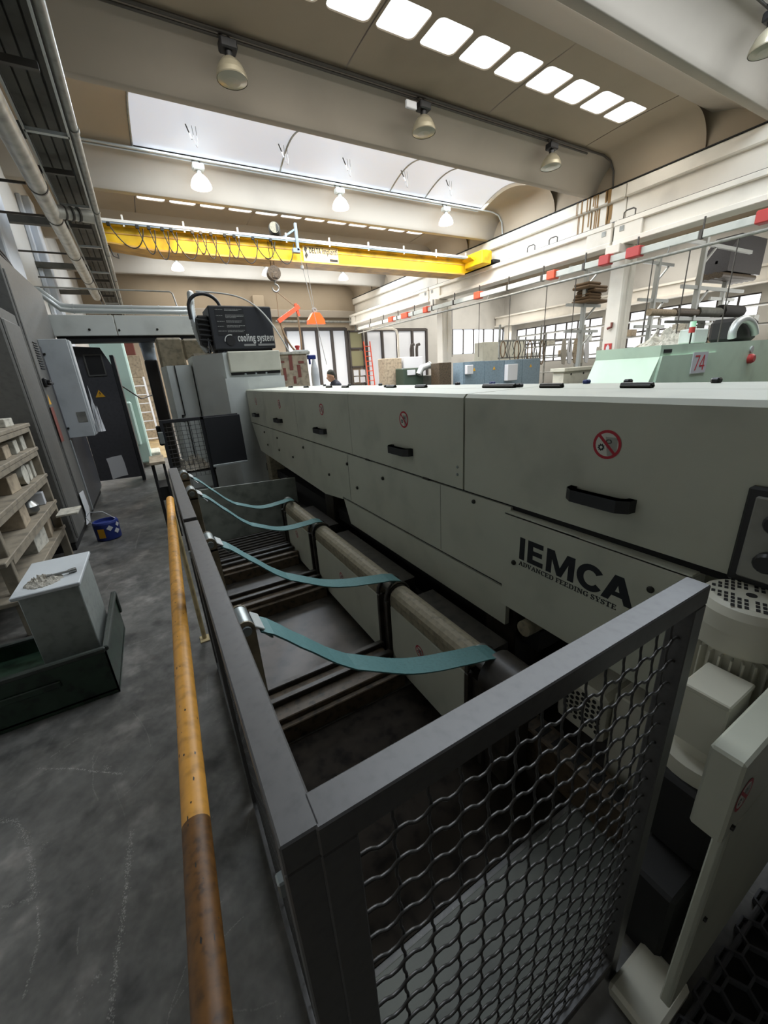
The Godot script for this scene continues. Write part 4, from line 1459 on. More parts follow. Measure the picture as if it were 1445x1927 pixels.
	m.prism(PackedVector2Array([Vector2(-0.665, 1.635), Vector2(-0.69, 1.6), Vector2(-0.675, 1.6), Vector2(-0.69, 1.56), Vector2(-0.66, 1.605), Vector2(-0.675, 1.605)]), -8.495, -8.491)
	obj("flash_mark", m, M.ink, wt)
	m = Mb.new()
	m.prism(PackedVector2Array([Vector2(-0.86, 0.5), Vector2(-0.75, 0.52), Vector2(-0.62, 0.53), Vector2(-0.605, 0.4), Vector2(-0.6, 0.16), Vector2(-0.72, 0.15), Vector2(-0.85, 0.12), Vector2(-0.85, 0.4)]), -8.497, -8.493)
	obj("paper_notice", m, M.paper, dd)
	# wooden shelf with odd boxes
	var s := thing("shelf_rack", "dusty wooden shelf rack of four boards at the left edge", "shelf", P(-1.3, 0, 4.2))
	for d in [3.42, 5.05]:
		for x in [-1.12, -1.56]:
			m = Mb.new()
			m.span(P(x, 0, d), P(x + 0.07, 1.36, d + 0.05), 0.004)
			obj("post", m, M.wood, s)
	var lev := [1.36, 1.13, 0.86, 0.58, 0.3]
	for y in lev:
		m = Mb.new()
		m.span(P(-1.57, y, 3.3), P(-1.04, y + 0.035, 5.12), 0.005)
		obj("shelf_board", m, M.wood, s)
		m = Mb.new()
		m.span(P(-1.07, y - 0.045, 3.47), P(-1.045, y, 5.06), 0.004)
		obj("edge_batten", m, M.wood, s)
	var stuff := [
		["carton", 0, 4.75, 0.16, 0.07, 0.2, "carton_white", "small flat white carton on top of the wooden shelf"],
		["carton", 1, 4.95, 0.2, 0.13, 0.16, "carton_white", "pale carton at the far end of the upper shelf board"],
		["carton", 1, 4.7, 0.22, 0.11, 0.2, "carton_white", "pale carton second from the far end, upper board"],
		["carton", 1, 4.4, 0.22, 0.1, 0.24, "carton", "brownish carton nearest on the upper board"],
		["carton", 2, 4.98, 0.2, 0.16, 0.12, "carton_white", "white carton at the far end of the middle board"],
		["carton", 2, 4.82, 0.2, 0.14, 0.12, "carton_white", "white carton second from the far end, middle board"],
		["roll", 2, 4.58, 0.2, 0.17, 0.16, "carton_white", "fat white paper roll on the middle board"],
		["carton", 2, 4.3, 0.22, 0.14, 0.2, "carton", "brown carton beside the paper roll, middle board"],
		["pot", 3, 4.6, 0.2, 0.14, 0.18, "steel", "round shiny metal pot on the third board"],
		["carton", 3, 4.98, 0.2, 0.12, 0.1, "paper", "little box with white label, third board far end"],
		["carton", 3, 4.25, 0.24, 0.16, 0.26, "carton", "brown carton nearest on the third board"],
		["carton", 4, 4.85, 0.3, 0.2, 0.3, "carton", "tan carton at the far end of the lowest board"],
		["carton", 4, 4.45, 0.3, 0.16, 0.3, "carton_white", "pale wide carton in the middle of the lowest board"]]
	for q in stuff:
		m = Mb.new()
		var y: float = lev[q[1]] + 0.035
		if q[0] == "roll":
			m.tube([P(-1.3, y + 0.09, q[2]), P(-1.08, y + 0.09, q[2])], 0.088, 18)
		elif q[0] == "pot":
			m.lathe([Vector2(0.05, 0), Vector2(0.085, 0.03), Vector2(0.09, 0.08), Vector2(0.06, 0.12), Vector2(0.05, 0.13), Vector2(0, 0.13)], 18, Transform3D(Basis.IDENTITY, P(-1.16, y, q[2])))
		else:
			m.box(P(-1.1 - q[3] / 2, y + q[4] / 2, q[2]), Vector3(q[3], q[4], q[5]), 0.004, Basis(Vector3.UP, (q[2] * 7.0 - floorf(q[2] * 7.0) - 0.5) * 0.25))
		tag(obj({"roll": "paper_roll", "pot": "metal_pot", "carton": "carton"}[q[0]], m, M[q[6]]), q[7], {"roll": "paper roll", "pot": "pot", "carton": "carton"}[q[0]], "things on the wooden shelf")
	m = Mb.new()
	m.span(P(-1.04, 0.48, 4.86), P(-0.86, 0.5, 5.14), 0.003)
	tag(obj("cardboard_flap", m, M.carton_white), "flat pale board sticking out of the shelf above the steel box", "board")
	# blue can
	var k := thing("plastic_can", "dark blue can with white hazard labels on the aisle floor", "can", P(-0.735, 0, 5.4))
	m = Mb.new()
	m.lathe([Vector2(0, 0), Vector2(0.115, 0), Vector2(0.125, 0.012), Vector2(0.13, 0.2), Vector2(0.122, 0.22), Vector2(0.105, 0.222), Vector2(0.1, 0.19), Vector2(0, 0.185)], 28, Transform3D(Basis.IDENTITY, P(-0.735, 0, 5.4)))
	obj("body", m, M.blue, k)
	for q in [[1.25, 0.15, 0.035], [0.72, 0.1, 0.035], [0.5, 0.17, 0.03]]:
		m = Mb.new()
		var nn := Vector3(cos(q[0]), 0, sin(q[0]))
		var sd := Vector3.UP.cross(nn)
		var u := (sd + Vector3.UP).normalized()
		m.plate(P(-0.735, q[1], 5.4) + nn * 0.1315, u, nn.cross(u), q[2] * 1.4, q[2] * 1.4)
		obj("hazard_label", m, M.paper, k)
	m = Mb.new()
	var nn2 := Vector3(cos(1.95), 0, sin(1.95))
	m.plate(P(-0.735, 0.1, 5.4) + nn2 * 0.132, Vector3.UP.cross(nn2), Vector3.UP, 0.07, 0.11)
	obj("yellow_label", m, M.warn, k)
	m = Mb.new()
	m.tube([P(-0.86, 0.2, 5.4), P(-0.9, 0.29, 5.42), P(-0.86, 0.33, 5.46), P(-0.74, 0.3, 5.5), P(-0.61, 0.2, 5.4)], 0.004, 5)
	obj("bail_handle", m, M.galv, k)
	# green steel bin
	var g := thing("steel_bin", "dark green steel bin with rolled rim on the floor at left", "bin", P(-0.85, 0, 2.75))
	var x0 := -1.25
	var x1 := -0.5
	var z0 := 2.38
	var z1 := 3.1
	m = Mb.new()
	m.span(P(x0, 0.02, z0), P(x1, 0.03, z1))
	m.span(P(x0, 0.0, z0), P(x1, 0.3, z0 + 0.008))
	m.span(P(x1 - 0.008, 0.0, z0), P(x1, 0.3, z1))
	m.span(P(x0, 0.0, z0), P(x0 + 0.008, 0.3, z1))
	m.span(P(x0, 0.0, z1 - 0.008), P(x1, 0.12, z1))
	obj("body", m, M.green_bin, g)
	m = Mb.new()
	m.bar(P(x0, 0.3, z0), P(x1, 0.3, z0), 0.03, 0.03, Vector3.UP, 0.006)
	m.bar(P(x1, 0.3, z0), P(x1, 0.3, z1), 0.03, 0.03, Vector3.UP, 0.006)
	m.bar(P(x0, 0.3, z0), P(x0, 0.3, z1), 0.03, 0.03, Vector3.UP, 0.006)
	m.bar(P(x0, 0.13, z1), P(x1, 0.13, z1), 0.025, 0.025, Vector3.UP, 0.006)
	m.bar(P(x1, 0.14, z1), P(x1, 0.3, z1), 0.03, 0.03, Vector3.RIGHT, 0.006)
	obj("rim", m, M.bin_rim, g)
	m = Mb.new()
	m.box(P(-0.86, 0.18, z0 - 0.006), Vector3(0.26, 0.04, 0.012), 0.005)
	obj("grip_plate", m, M.green_bin, g)
	# sheet steel box standing in the bin
	var sb := thing("steel_box", "grey sheet steel box standing in the green bin, rag on its lid", "box", P(-0.67, 0.03, 2.75))
	m = Mb.new()
	m.span(P(-0.82, 0.03, 2.56), P(-0.555, 0.64, 3.0), 0.004)
	obj("body", m, M.steel_box, sb)
	m = Mb.new()
	m.box(P(-0.69, 0.655, 2.775), Vector3(0.3, 0.022, 0.5), 0.004)
	obj("lid", m, M.box_grey, sb)
	m = Mb.new()
	heap(m, P(-0.72, 0.666, 2.66), 0.085, 0.026, 21)
	tag(obj("rag", m, M.rag), "crumpled dirty rag on the lid of the steel box", "rag")
	var sp := thing("spanner", "chrome spanner lying beside the rag on the steel box", "spanner", P(-0.63, 0.67, 2.68))
	m = Mb.new()
	m.tube([P(-0.7, 0.69, 2.66), P(-0.6, 0.682, 2.69)], 0.008, 8)
	obj("shank", m, M.steel, sp)
	m = Mb.new()
	m.tube([P(-0.605, 0.681, 2.688), P(-0.57, 0.68, 2.70)], 0.013, 10)
	obj("socket_end", m, M.steel, sp)
	# dark low table left of the far guard
	var t := thing("work_table", "small dark table with pale top beside the far guard post", "table", P(-0.05, 0, 5.0))
	m = Mb.new()
	m.span(P(-0.13, 0.86, 4.85), P(0.02, 0.89, 5.35), 0.004)
	obj("table_top", m, M.carton, t)
	for d in [4.88, 5.3]:
		for x in [-0.12, -0.01]:
			m = Mb.new()
			m.span(P(x, 0, d), P(x + 0.025, 0.86, d + 0.025))
			obj("leg", m, M.dark, t)
	m = Mb.new()
	m.span(P(-0.11, 0.45, 4.9), P(0.0, 0.6, 5.3))
	obj("drawer_box", m, M.dark, t)

# ------------------------------------------------------------------ lathe head, cooling unit, duct bridge
func headstock() -> void:
	var m := Mb.new()
	var t := thing("lathe_housing", "tall pale grey lathe housing at the far end of the bar feeder", "machine housing", P(1.4, 0, 6.9))
	m = Mb.new()
	var flat := Transform3D(Basis(Vector3.RIGHT, Vector3.FORWARD, Vector3.UP), Vector3.ZERO)
	m.prism(PackedVector2Array([Vector2(1.06, 6.35), Vector2(1.86, 6.35), Vector2(1.86, 7.7), Vector2(0.72, 7.7), Vector2(0.72, 6.95)]), 0.0, 2.05, flat)
	obj("body", m, M.machine_grey, t)
	m = Mb.new()
	m.span(P(1.12, 1.78, 6.3), P(1.87, 2.06, 6.36), 0.012)
	obj("top_panel", m, M.machine_pale, t)
	m = Mb.new()
	m.span(P(1.13, 1.74, 6.33), P(1.85, 1.775, 6.36))
	obj("slot", m, M.dark, t)
	m = Mb.new()
	m.prism(PackedVector2Array([Vector2(1.0, 6.13), Vector2(1.3, 6.13), Vector2(1.86, 6.2), Vector2(1.86, 6.36), Vector2(0.96, 6.36), Vector2(0.93, 6.25)]), 0.05, 1.7, flat)
	obj("spindle_cover", m, M.machine_grey, t)
	for x in [1.3, 1.45, 1.6]:
		m = Mb.new()
		m.lathe([Vector2(0.015, 0), Vector2(0.015, 0.01), Vector2(0, 0.014)], 10, Transform3D(Basis(Vector3.RIGHT, Vector3(0, 0, 1), Vector3.DOWN), P(x, 1.745, 6.2)))
		obj("bolt", m, M.zinc, t)
	var c := thing("machine_cabinet", "light grey sheet metal cabinet with stepped dark seam left of lathe housing", "cabinet", P(0.55, 0, 7.4))
	m = Mb.new()
	m.prism(PackedVector2Array([Vector2(0.36, 7.2), Vector2(0.7, 7.16), Vector2(0.7, 7.8), Vector2(0.3, 7.8)]), 0, 1.94, flat)
	obj("body", m, M.machine_grey, c)
	m = Mb.new()
	m.span(P(0.46, 1.2, 7.165), P(0.475, 1.94, 7.2))
	m.span(P(0.42, 1.19, 7.165), P(0.475, 1.205, 7.2))
	m.span(P(0.42, 1.12, 7.165), P(0.435, 1.2, 7.2))
	m.span(P(0.43, 1.12, 7.165), P(0.49, 1.135, 7.2))
	m.span(P(0.478, 0.3, 7.165), P(0.493, 1.13, 7.2))
	obj("seam", m, M.seam, c)
	m = Mb.new()
	m.span(P(0.32, 0, 7.85), P(0.71, 2.4, 8.15), 0.03)
	m.span(P(0.71, 2.06, 7.85), P(1.05, 2.38, 8.15), 0.03)
	tag(obj("tank_housing", m, M.post_beige), "dull brown housing behind the light cabinet under the duct bridge", "housing")
	var dc := thing("dark_housing", "black machine side with a grey canister on top in the aisle", "housing", P(0.2, 0, 8.6))
	m = Mb.new()
	m.span(P(0.1, 0, 8.4), P(0.3, 2.1, 9.2), 0.02)
	m.span(P(0.02, 0.6, 8.5), P(0.1, 0.95, 8.8), 0.02)
	obj("body", m, M.dark, dc)
	m = Mb.new()
	m.lathe([Vector2(0, 2.1), Vector2(0.1, 2.1), Vector2(0.11, 2.3), Vector2(0.12, 2.33), Vector2(0.12, 2.42), Vector2(0, 2.43)], 16, Transform3D(Basis.IDENTITY, P(0.2, 0, 8.55)))
	obj("canister", m, M.bluegrey, dc)
	m = Mb.new()
	m.span(P(0.75, 2.05, 7.0), P(1.15, 2.09, 7.35), 0.003)
	tag(obj("timber_offcut", m, M.wood), "flat timber offcut lying on the lathe housing edge", "timber")
	# duct bridge
	var b := thing("duct_bridge", "grey sheet metal cable bridge spanning the aisle overhead", "cable bridge", P(0, 2.6, 8.3))
	m = Mb.new()
	m.span(P(-1.1, 2.47, 8.2), P(-0.19, 2.77, 8.5), 0.006)
	obj("bridge_panel", m, M.machine_grey, b)
	m = Mb.new()
	m.span(P(-0.18, 2.47, 8.2), P(1.05, 2.77, 8.5), 0.006)
	obj("bridge_panel", m, M.machine_grey, b)
	m = Mb.new()
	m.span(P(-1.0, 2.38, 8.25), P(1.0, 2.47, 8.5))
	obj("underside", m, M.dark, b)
	for q in [[-0.15, 2.55], [0.4, 2.56], [-0.55, 2.56]]:
		m = Mb.new()
		m.tube([P(q[0], q[1], 8.19), P(q[0], q[1], 8.21)], 0.018, 8)
		obj("screw", m, M.bolt, b)
	for i in 2:
		m = Mb.new()
		var y := 2.835 + 0.075 * i
		var dd := 8.28 + 0.1 * i
		m.tube([P(-1.25, y + 0.25, dd), P(-1.05, y + 0.22, dd), P(-0.95, y + 0.12, dd), P(-0.85, y + 0.02, dd), P(-0.7, y, dd), P(0.0, y, dd), P(0.95, y, dd)], 0.036, 10)
		for x in [-0.7, 0.1, 0.5, 0.9]:
			m.tube([P(x, y, dd), P(x + 0.02, y, dd)], 0.042, 10)
		tag(obj("wrapped_pipe", m, M.galv), ["silver wrapped pipe along the front of the cable bridge", "silver wrapped pipe behind the other on the cable bridge"][i], "pipe", "wrapped pipes on the bridge")
	m = Mb.new()
	m.tube([P(-1.5, 3.28, 9.0), P(0.78, 3.28, 9.0), P(0.82, 3.25, 9.0), P(0.86, 2.7, 8.6), P(0.86, 2.6, 8.45)], 0.014, 6)
	tag(obj("thin_pipe", m, M.pipe_grey), "thin bent pipe above the cable bridge", "pipe")
	# cooling unit
	var u := thing("cooling_unit", "black cooling system unit with printed front on the lathe housing", "cooling unit", P(1.5, 2.1, 7.1))
	m = Mb.new()
	m.span(P(1.06, 2.13, 6.9), P(2.0, 2.74, 7.5), 0.014)
	obj("body", m, M.black_sheet, u)
	m = Mb.new()
	m.span(P(1.1, 2.05, 6.95), P(1.95, 2.13, 7.4))
	obj("foot", m, M.dark, u)
	m = Mb.new()
	m.tube([P(1.31, 2.25, 6.9), P(1.31, 2.25, 6.885)], 0.065, 24)
	obj("dial", m, M.dark, u)
	m = Mb.new()
	for i in 12:
		var a := 1.2 + i * 0.17
		m.bar(P(1.31 + 0.085 * cos(a), 2.25 + 0.085 * sin(a), 6.893), P(1.31 + 0.085 * cos(a + 0.17), 2.25 + 0.085 * sin(a + 0.17), 6.893), 0.012, 0.012)
	obj("dial_mark", m, M.white_print, u)
	lettering("lettering", "cooling system", P(1.70, 2.275, 6.892), Basis.IDENTITY, 0.56, 0.14, M.white_print, u, "Droid Sans", 600)
	T.rows = print_image(256, 256, Color(0.1, 0.1, 0.1), Color(0.62, 0.62, 0.6), [[4, 70, 14, 5], [86, 240, 10, 5], [86, 210, 22, 5], [4, 60, 70, 5], [86, 250, 64, 5], [86, 250, 76, 5], [86, 180, 88, 5], [4, 70, 124, 5], [86, 230, 118, 5], [86, 220, 130, 5], [4, 60, 170, 5], [86, 250, 164, 5], [86, 200, 176, 5], [4, 74, 214, 5], [86, 240, 208, 5], [86, 226, 220, 5]])
	var pm := mat("print_rows", Color.WHITE, 0.5)
	pm.albedo_texture = T.rows
	m = Mb.new()
	m.plate(P(1.36, 2.52, 6.896), Vector3.RIGHT, Vector3.UP, 0.42, 0.38)
	obj("printed_rows", m, M.print_rows, u)
	m = Mb.new()
	m.span(P(1.5, 2.17, 6.892), P(1.68, 2.2, 6.9))
	m.span(P(1.72, 2.17, 6.892), P(1.98, 2.2, 6.9))
	obj("plate_line", m, M.grey_print, u)
	m = Mb.new()
	m.span(P(0.9, 2.2, 7.0), P(1.06, 2.62, 7.3), 0.02)
	for i in 5:
		m.tube([P(0.88, 2.28 + 0.07 * i, 6.98), P(1.06, 2.26 + 0.07 * i, 6.98)], 0.014, 6)
	obj("valve_block", m, M.dark, u)
	m = Mb.new()
	var pts := []
	for i in 15:
		var a := PI * (1.0 - i / 14.0)
		pts.append(P(1.08 + 0.23 * cos(a), 2.76 + 0.2 * sin(a), 7.3))
	m.tube([P(0.85, 2.6, 7.3)] + pts + [P(1.31, 2.7, 7.3)], 0.026, 10)
	tag(obj("black_hose", m, M.black_plastic), "thick black hose arching over to the cooling unit", "hose")
	m = Mb.new()
	pts = []
	var rad := []
	for i in 61:
		var t2 := i / 60.0
		var q := P(0.93, 2.95, 7.5).bezier_interpolate(P(0.98, 3.15, 7.5), P(0.78, 2.4, 7.4), P(1.0, 2.1, 7.15), t2)
		pts.append(q)
		rad.append(0.045 + 0.007 * (i % 2))
	m.tube(pts, rad, 12)
	tag(obj("flexible_duct", m, M.galv), "silver ribbed flexible hose hanging left of the cooling unit", "hose")
	m = Mb.new()
	pts = []
	for i in 31:
		var t2 := i / 30.0
		pts.append(P(1.0, 3.0, 7.35).bezier_interpolate(P(1.7, 2.95, 7.2), P(1.75, 2.85, 6.6), P(2.2, 2.05, 6.85), t2))
	m.tube(pts, 0.012, 6)
	tag(obj("white_cable", m, M.white_print), "thin pale cable drooping across the cooling unit front", "cable")
	for i in 2:
		m = Mb.new()
		m.tube([P(1.0, 2.3, 7.0), P(0.97 + i * 0.06, 2.08, 6.9), P(1.05 + i * 0.06, 2.02, 6.8), P(1.2 + i * 0.03, 2.1, 6.92)], 0.009, 6)
		tag(obj("thin_cable", m, M.black_plastic), ["thin black cable looping under the cooling unit, left loop", "thin black cable looping under the cooling unit, right loop"][i], "cable", "cables under the cooling unit")
	# things on the housing top behind the cooling unit
	m = Mb.new()
	m.prism(PackedVector2Array([Vector2(1.95, 0), Vector2(2.55, 0), Vector2(2.52, 2.03), Vector2(1.97, 2.03)]), -7.4, -6.95)
	var car := obj("carton_stack", m, M.carton)
	tag(car, "tall brown carton with red print beside the spray bottle", "carton")
	m = Mb.new()
	for q in [[2.08, 1.62, 0.05, 0.2], [2.2, 1.78, 0.06, 0.24], [2.33, 1.66, 0.06, 0.2], [2.24, 1.56, 0.05, 0.12], [2.02, 1.9, 0.1, 0.03], [2.36, 1.88, 0.1, 0.04]]:
		m.span(P(q[0], q[1], 6.946), P(q[0] + q[2], q[1] + q[3], 6.95))
	obj("red_print", m, M.dull_red, car)
	m = Mb.new()
	m.span(P(1.94, 2.03, 6.93), P(2.58, 2.07, 7.42), 0.004)
	obj("lid", m, M.carton_white, car)
	var sy := thing("spray_bottle", "white spray bottle with blue trigger head beside the brown carton", "spray bottle", P(2.65, 1.5, 7.0))
	m = Mb.new()
	m.lathe([Vector2(0, 1.5), Vector2(0.07, 1.5), Vector2(0.072, 1.7), Vector2(0.06, 1.8), Vector2(0.03, 1.9), Vector2(0.02, 1.95), Vector2(0, 1.95)], 16, Transform3D(Basis.IDENTITY, P(2.66, 0, 7.0)))
	obj("bottle", m, M.paper, sy)
	m = Mb.new()
	m.span(P(2.55, 1.94, 6.97), P(2.7, 2.01, 7.03), 0.01)
	m.span(P(2.57, 1.86, 6.985), P(2.6, 1.95, 7.015), 0.005)
	obj("trigger_head", m, M.blue, sy)
	m = Mb.new()
	m.span(P(2.5, 0, 6.85), P(2.85, 1.5, 7.3), 0.01)
	tag(obj("grey_pedestal", m, M.machine_grey), "grey machine body carrying the spray bottle", "machine")
	var bx := thing("push_button_box", "small grey box with a red push button behind the carton", "button box", P(2.63, 2.0, 7.6))
	m = Mb.new()
	m.span(P(2.52, 2.0, 7.5), P(2.78, 2.13, 7.7), 0.01)
	m.span(P(2.6, 0, 7.55), P(2.7, 2.0, 7.65))
	obj("body", m, M.machine_grey, bx)
	m = Mb.new()
	m.lathe([Vector2(0.035, 2.13), Vector2(0.035, 2.17), Vector2(0.045, 2.18), Vector2(0.045, 2.21), Vector2(0, 2.22)], 14, Transform3D(Basis.IDENTITY, P(2.6, 0, 7.6)))
	obj("red_button", m, M.red, bx)

# ------------------------------------------------------------------ crane
func crane() -> void:
	var m := Mb.new()
	var D := 13.0
	var t := thing("overhead_crane", "yellow overhead travelling crane girder spanning the hall", "crane", P(5.5, 5.0, D))
	m = Mb.new()
	m.prism(PackedVector2Array([Vector2(-0.4, 5.02), Vector2(0.0, 5.02), Vector2(1.0, 4.93), Vector2(11.2, 4.93), Vector2(11.75, 5.1), Vector2(11.75, 5.38), Vector2(-0.4, 5.38)]), -D - 0.5, -D)
	obj("girder", m, M.crane_yellow, t)
	m = Mb.new()
	m.span(P(-0.4, 5.38, D - 0.06), P(11.7, 5.42, D + 0.56), 0.005)
	obj("top_flange", m, M.crane_yellow, t)
	m = Mb.new()
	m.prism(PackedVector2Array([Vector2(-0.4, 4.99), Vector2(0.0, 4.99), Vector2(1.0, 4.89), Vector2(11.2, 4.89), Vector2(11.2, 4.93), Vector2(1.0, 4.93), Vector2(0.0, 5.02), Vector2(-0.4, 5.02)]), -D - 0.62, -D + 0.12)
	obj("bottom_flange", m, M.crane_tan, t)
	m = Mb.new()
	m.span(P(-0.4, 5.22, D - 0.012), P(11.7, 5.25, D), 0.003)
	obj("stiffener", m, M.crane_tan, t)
	m = Mb.new()
	m.span(P(-0.4, 5.43, D - 0.16), P(11.55, 5.49, D - 0.1), 0.004)
	for i in 9:
		m.span(P(0.4 + i * 1.35, 5.36, D - 0.14), P(0.44 + i * 1.35, 5.6, D - 0.1))
	obj("cable_track", m, M.concrete_white, t)
	m = Mb.new()
	m.span(P(-0.4, 5.395, D - 0.15), P(11.5, 5.425, D - 0.12))
	obj("cable_track", m, M.bluegrey, t)
	# festoon cables
	var xs := [0.1, 0.7, 0.95, 1.25, 1.45, 1.95, 2.15, 2.4, 2.75, 3.0, 3.5, 4.0, 4.55]
	for i in xs.size() - 1:
		m = Mb.new()
		var pts := []
		var drop := 0.46 + 0.2 * ((i * 7) % 5) / 4.0
		for k in 17:
			var u := k / 16.0
			var bow := 4.0 * u * (1.0 - u)
			pts.append(P(lerpf(xs[i], xs[i + 1] + 0.12, pow(u, 0.8)), 5.4 - drop * pow(bow, 0.7) - 0.05 * u, D - 0.13))
		m.tube(pts, 0.013, 5)
		obj("festoon_cable", m, M.black_plastic, t)
		m = Mb.new()
		m.span(P(xs[i] - 0.04, 5.34, D - 0.16), P(xs[i] + 0.04, 5.42, D - 0.1), 0.01)
		obj("cable_trolley", m, M.bolt, t)
	# hoist on top
	m = Mb.new()
	m.tube([P(4.15, 5.68, D - 0.15), P(4.35, 5.68, D + 0.45)], 0.16, 18)
	m.tube([P(4.13, 5.68, D - 0.2), P(4.15, 5.68, D - 0.14)], 0.12, 18)
	m.span(P(3.5, 5.42, D), P(5.0, 5.56, D + 0.45), 0.02)
	obj("hoist_motor", m, M.bolt, t)
	m = Mb.new()
	m.tube([P(4.13, 5.68, D - 0.215), P(4.13, 5.68, D - 0.2)], 0.135, 18)
	obj("motor_cover", m, M.worn_beige, t)
	m = Mb.new()
	m.span(P(4.72, 5.15, D - 0.24), P(4.8, 5.85, D - 0.16), 0.01)
	m.bar(P(4.76, 5.7, D - 0.2), P(4.4, 5.5, D), 0.05, 0.05)
	m.span(P(4.6, 5.1, D - 0.24), P(4.82, 5.22, D - 0.1), 0.01)
	obj("trolley_arm", m, M.bluegrey, t)
	m = Mb.new()
	m.span(P(11.3, 5.1, D - 0.9), P(11.75, 5.52, D + 1.2), 0.02)
	obj("end_carriage", m, M.crane_yellow, t)
	m = Mb.new()
	m.prism(PackedVector2Array([Vector2(11.1, 5.36), Vector2(11.5, 5.42), Vector2(11.85, 5.66), Vector2(12.15, 5.62), Vector2(12.15, 5.3), Vector2(11.5, 5.2)]), -D - 0.1, -D + 0.5)
	obj("end_block", m, M.crane_yellow, t)
	m = Mb.new()
	m.span(P(11.85, 5.165, D - 0.9), P(12.2, 5.27, D + 1.4), 0.02)
	obj("wheel_beam", m, M.dark, t)
	m = Mb.new()
	m.tube([P(-0.4, 4.96, D + 0.1), P(-0.2, 4.96, D), P(0.0, 4.96, D), P(0.05, 4.75, D), P(0.15, 4.7, D), P(0.15, 4.8, D)], 0.02, 6)
	obj("bent_stop", m, M.pipe_dark, t)
	m = Mb.new()
	m.span(P(4.98, 4.96, D - 0.02), P(6.12, 5.36, D - 0.012))
	var sg := obj("sign_plate", m, M.sign_pale, t)
	lettering("lettering", "DELTA impianti", P(5.64, 5.23, D - 0.026), Basis.IDENTITY, 0.92, 0.2, M.ink, sg, "Droid Sans", 700, 0.008)
	m = Mb.new()
	for e in [[5.25, 5.4, 5.115], [5.43, 5.6, 5.115], [5.63, 5.72, 5.115], [5.27, 5.36, 5.06], [5.4, 5.52, 5.06], [5.55, 5.7, 5.06]]:
		m.span(P(e[0], e[2], D - 0.023), P(e[1], e[2] + 0.022, D - 0.02))
	obj("print_row", m, M.grey_print, sg)
	m = Mb.new()
	m.span(P(5.83, 4.99, D - 0.024), P(6.1, 5.06, D - 0.02))
	obj("name_tab", m, M.ink, sg)
	m = Mb.new()
	m.prism(PackedVector2Array([Vector2(5.05, 5.34), Vector2(5.12, 5.3), Vector2(5.08, 5.2), Vector2(5.13, 5.12), Vector2(5.06, 5.02), Vector2(5.02, 5.1), Vector2(5.06, 5.18), Vector2(5.01, 5.26)]), -D + 0.02, -D + 0.026)
	obj("emblem", m, M.ink, sg)
	# hook block and slings
	var h := thing("hook_block", "dark crane hook block hanging below the yellow girder", "hook", P(4.0, 4.3, D))
	m = Mb.new()
	for x in [3.95, 4.05]:
		m.tube([P(x, 4.65, D), P(x, 5.5, D)], 0.01, 5)
	obj("rope", m, M.bolt, h)
	m = Mb.new()
	m.tube([P(4.0, 4.58, D - 0.1), P(4.0, 4.58, D + 0.1)], 0.19, 18)
	m.span(P(3.9, 4.42, D - 0.12), P(4.1, 4.6, D + 0.12), 0.03)
	obj("sheave_block", m, M.oily_brown, h)
	m = Mb.new()
	var pts := [P(4.0, 4.42, D), P(4.0, 4.3, D)]
	for i in 13:
		var a := PI * 0.5 - TAU * 0.78 * i / 12
		pts.append(P(4.0 + 0.1 * cos(a), 4.2 + 0.1 * sin(a), D))
	m.tube(pts, 0.025, 8)
	obj("hook", m, M.steel, h)
	m = Mb.new()
	m.tube([P(4.0, 4.12, D), P(3.98, 3.4, D)], 0.012, 5)
	m.tube([P(4.0, 4.12, D), P(4.55, 3.7, D)], 0.012, 5)
	m.tube([P(3.98, 3.4, D), P(4.05, 2.9, D)], 0.012, 5)
	obj("chain", m, M.brown_cloth, h)
	m = Mb.new()
	m.bar(P(3.95, 3.3, D), P(4.65, 3.72, D), 0.1, 0.12)
	m.bar(P(4.55, 3.8, D), P(4.62, 3.45, D), 0.07, 0.07)
	obj("lifting_arm", m, M.orange_red, h)
	m = Mb.new()
	pts = []
	for i in 17:
		pts.append(P(4.0, 3.3, D).bezier_interpolate(P(4.05, 2.9, D), P(4.25, 2.5, D), P(4.5, 2.35, D), i / 16.0))
	for i in 17:
		pts.append(P(4.5, 2.35, D).bezier_interpolate(P(4.62, 2.4, D), P(4.6, 2.9, D), P(4.58, 3.5, D), i / 16.0))
	m.tube(pts, 0.03, 8)
	obj("sling", m, M.brown_cloth, h)
	m = Mb.new()
	m.tube([P(4.8, 5.1, D - 0.2), P(4.85, 4.7, D - 0.2), P(5.3, 2.0, D - 0.2)], 0.01, 5)
	m.tube([P(4.83, 4.78, D - 0.2), P(4.83, 4.7, D - 0.2)], 0.05, 8)
	tag(obj("pendant_cable", m, M.grey_print), "thin pale pendant cable hanging from the crane trolley", "cable")
	var o := thing("lifting_clamp", "orange trapezoid lifting clamp with ring hanging before the gate", "lifting clamp", P(5.15, 3.4, D))
	m = Mb.new()
	m.prism(PackedVector2Array([Vector2(4.88, 3.22), Vector2(5.44, 3.22), Vector2(5.43, 3.34), Vector2(5.28, 3.55), Vector2(5.06, 3.55), Vector2(4.9, 3.34)]), -D - 0.1, -D + 0.1)
	obj("clamp_body", m, M.orange, o)
	m = Mb.new()
	m.lathe([Vector2(0.03, -0.03), Vector2(0.075, -0.03), Vector2(0.075, 0.03), Vector2(0.03, 0.03), Vector2(0.03, -0.03)], 16, Transform3D(Basis(Vector3.RIGHT, Vector3(0, 0, 1), Vector3.DOWN), P(5.15, 3.63, D)))
	m.tube([P(5.15, 3.7, D), P(5.05, 4.9, D)], 0.008, 5)
	obj("ring", m, M.grey_print, o)

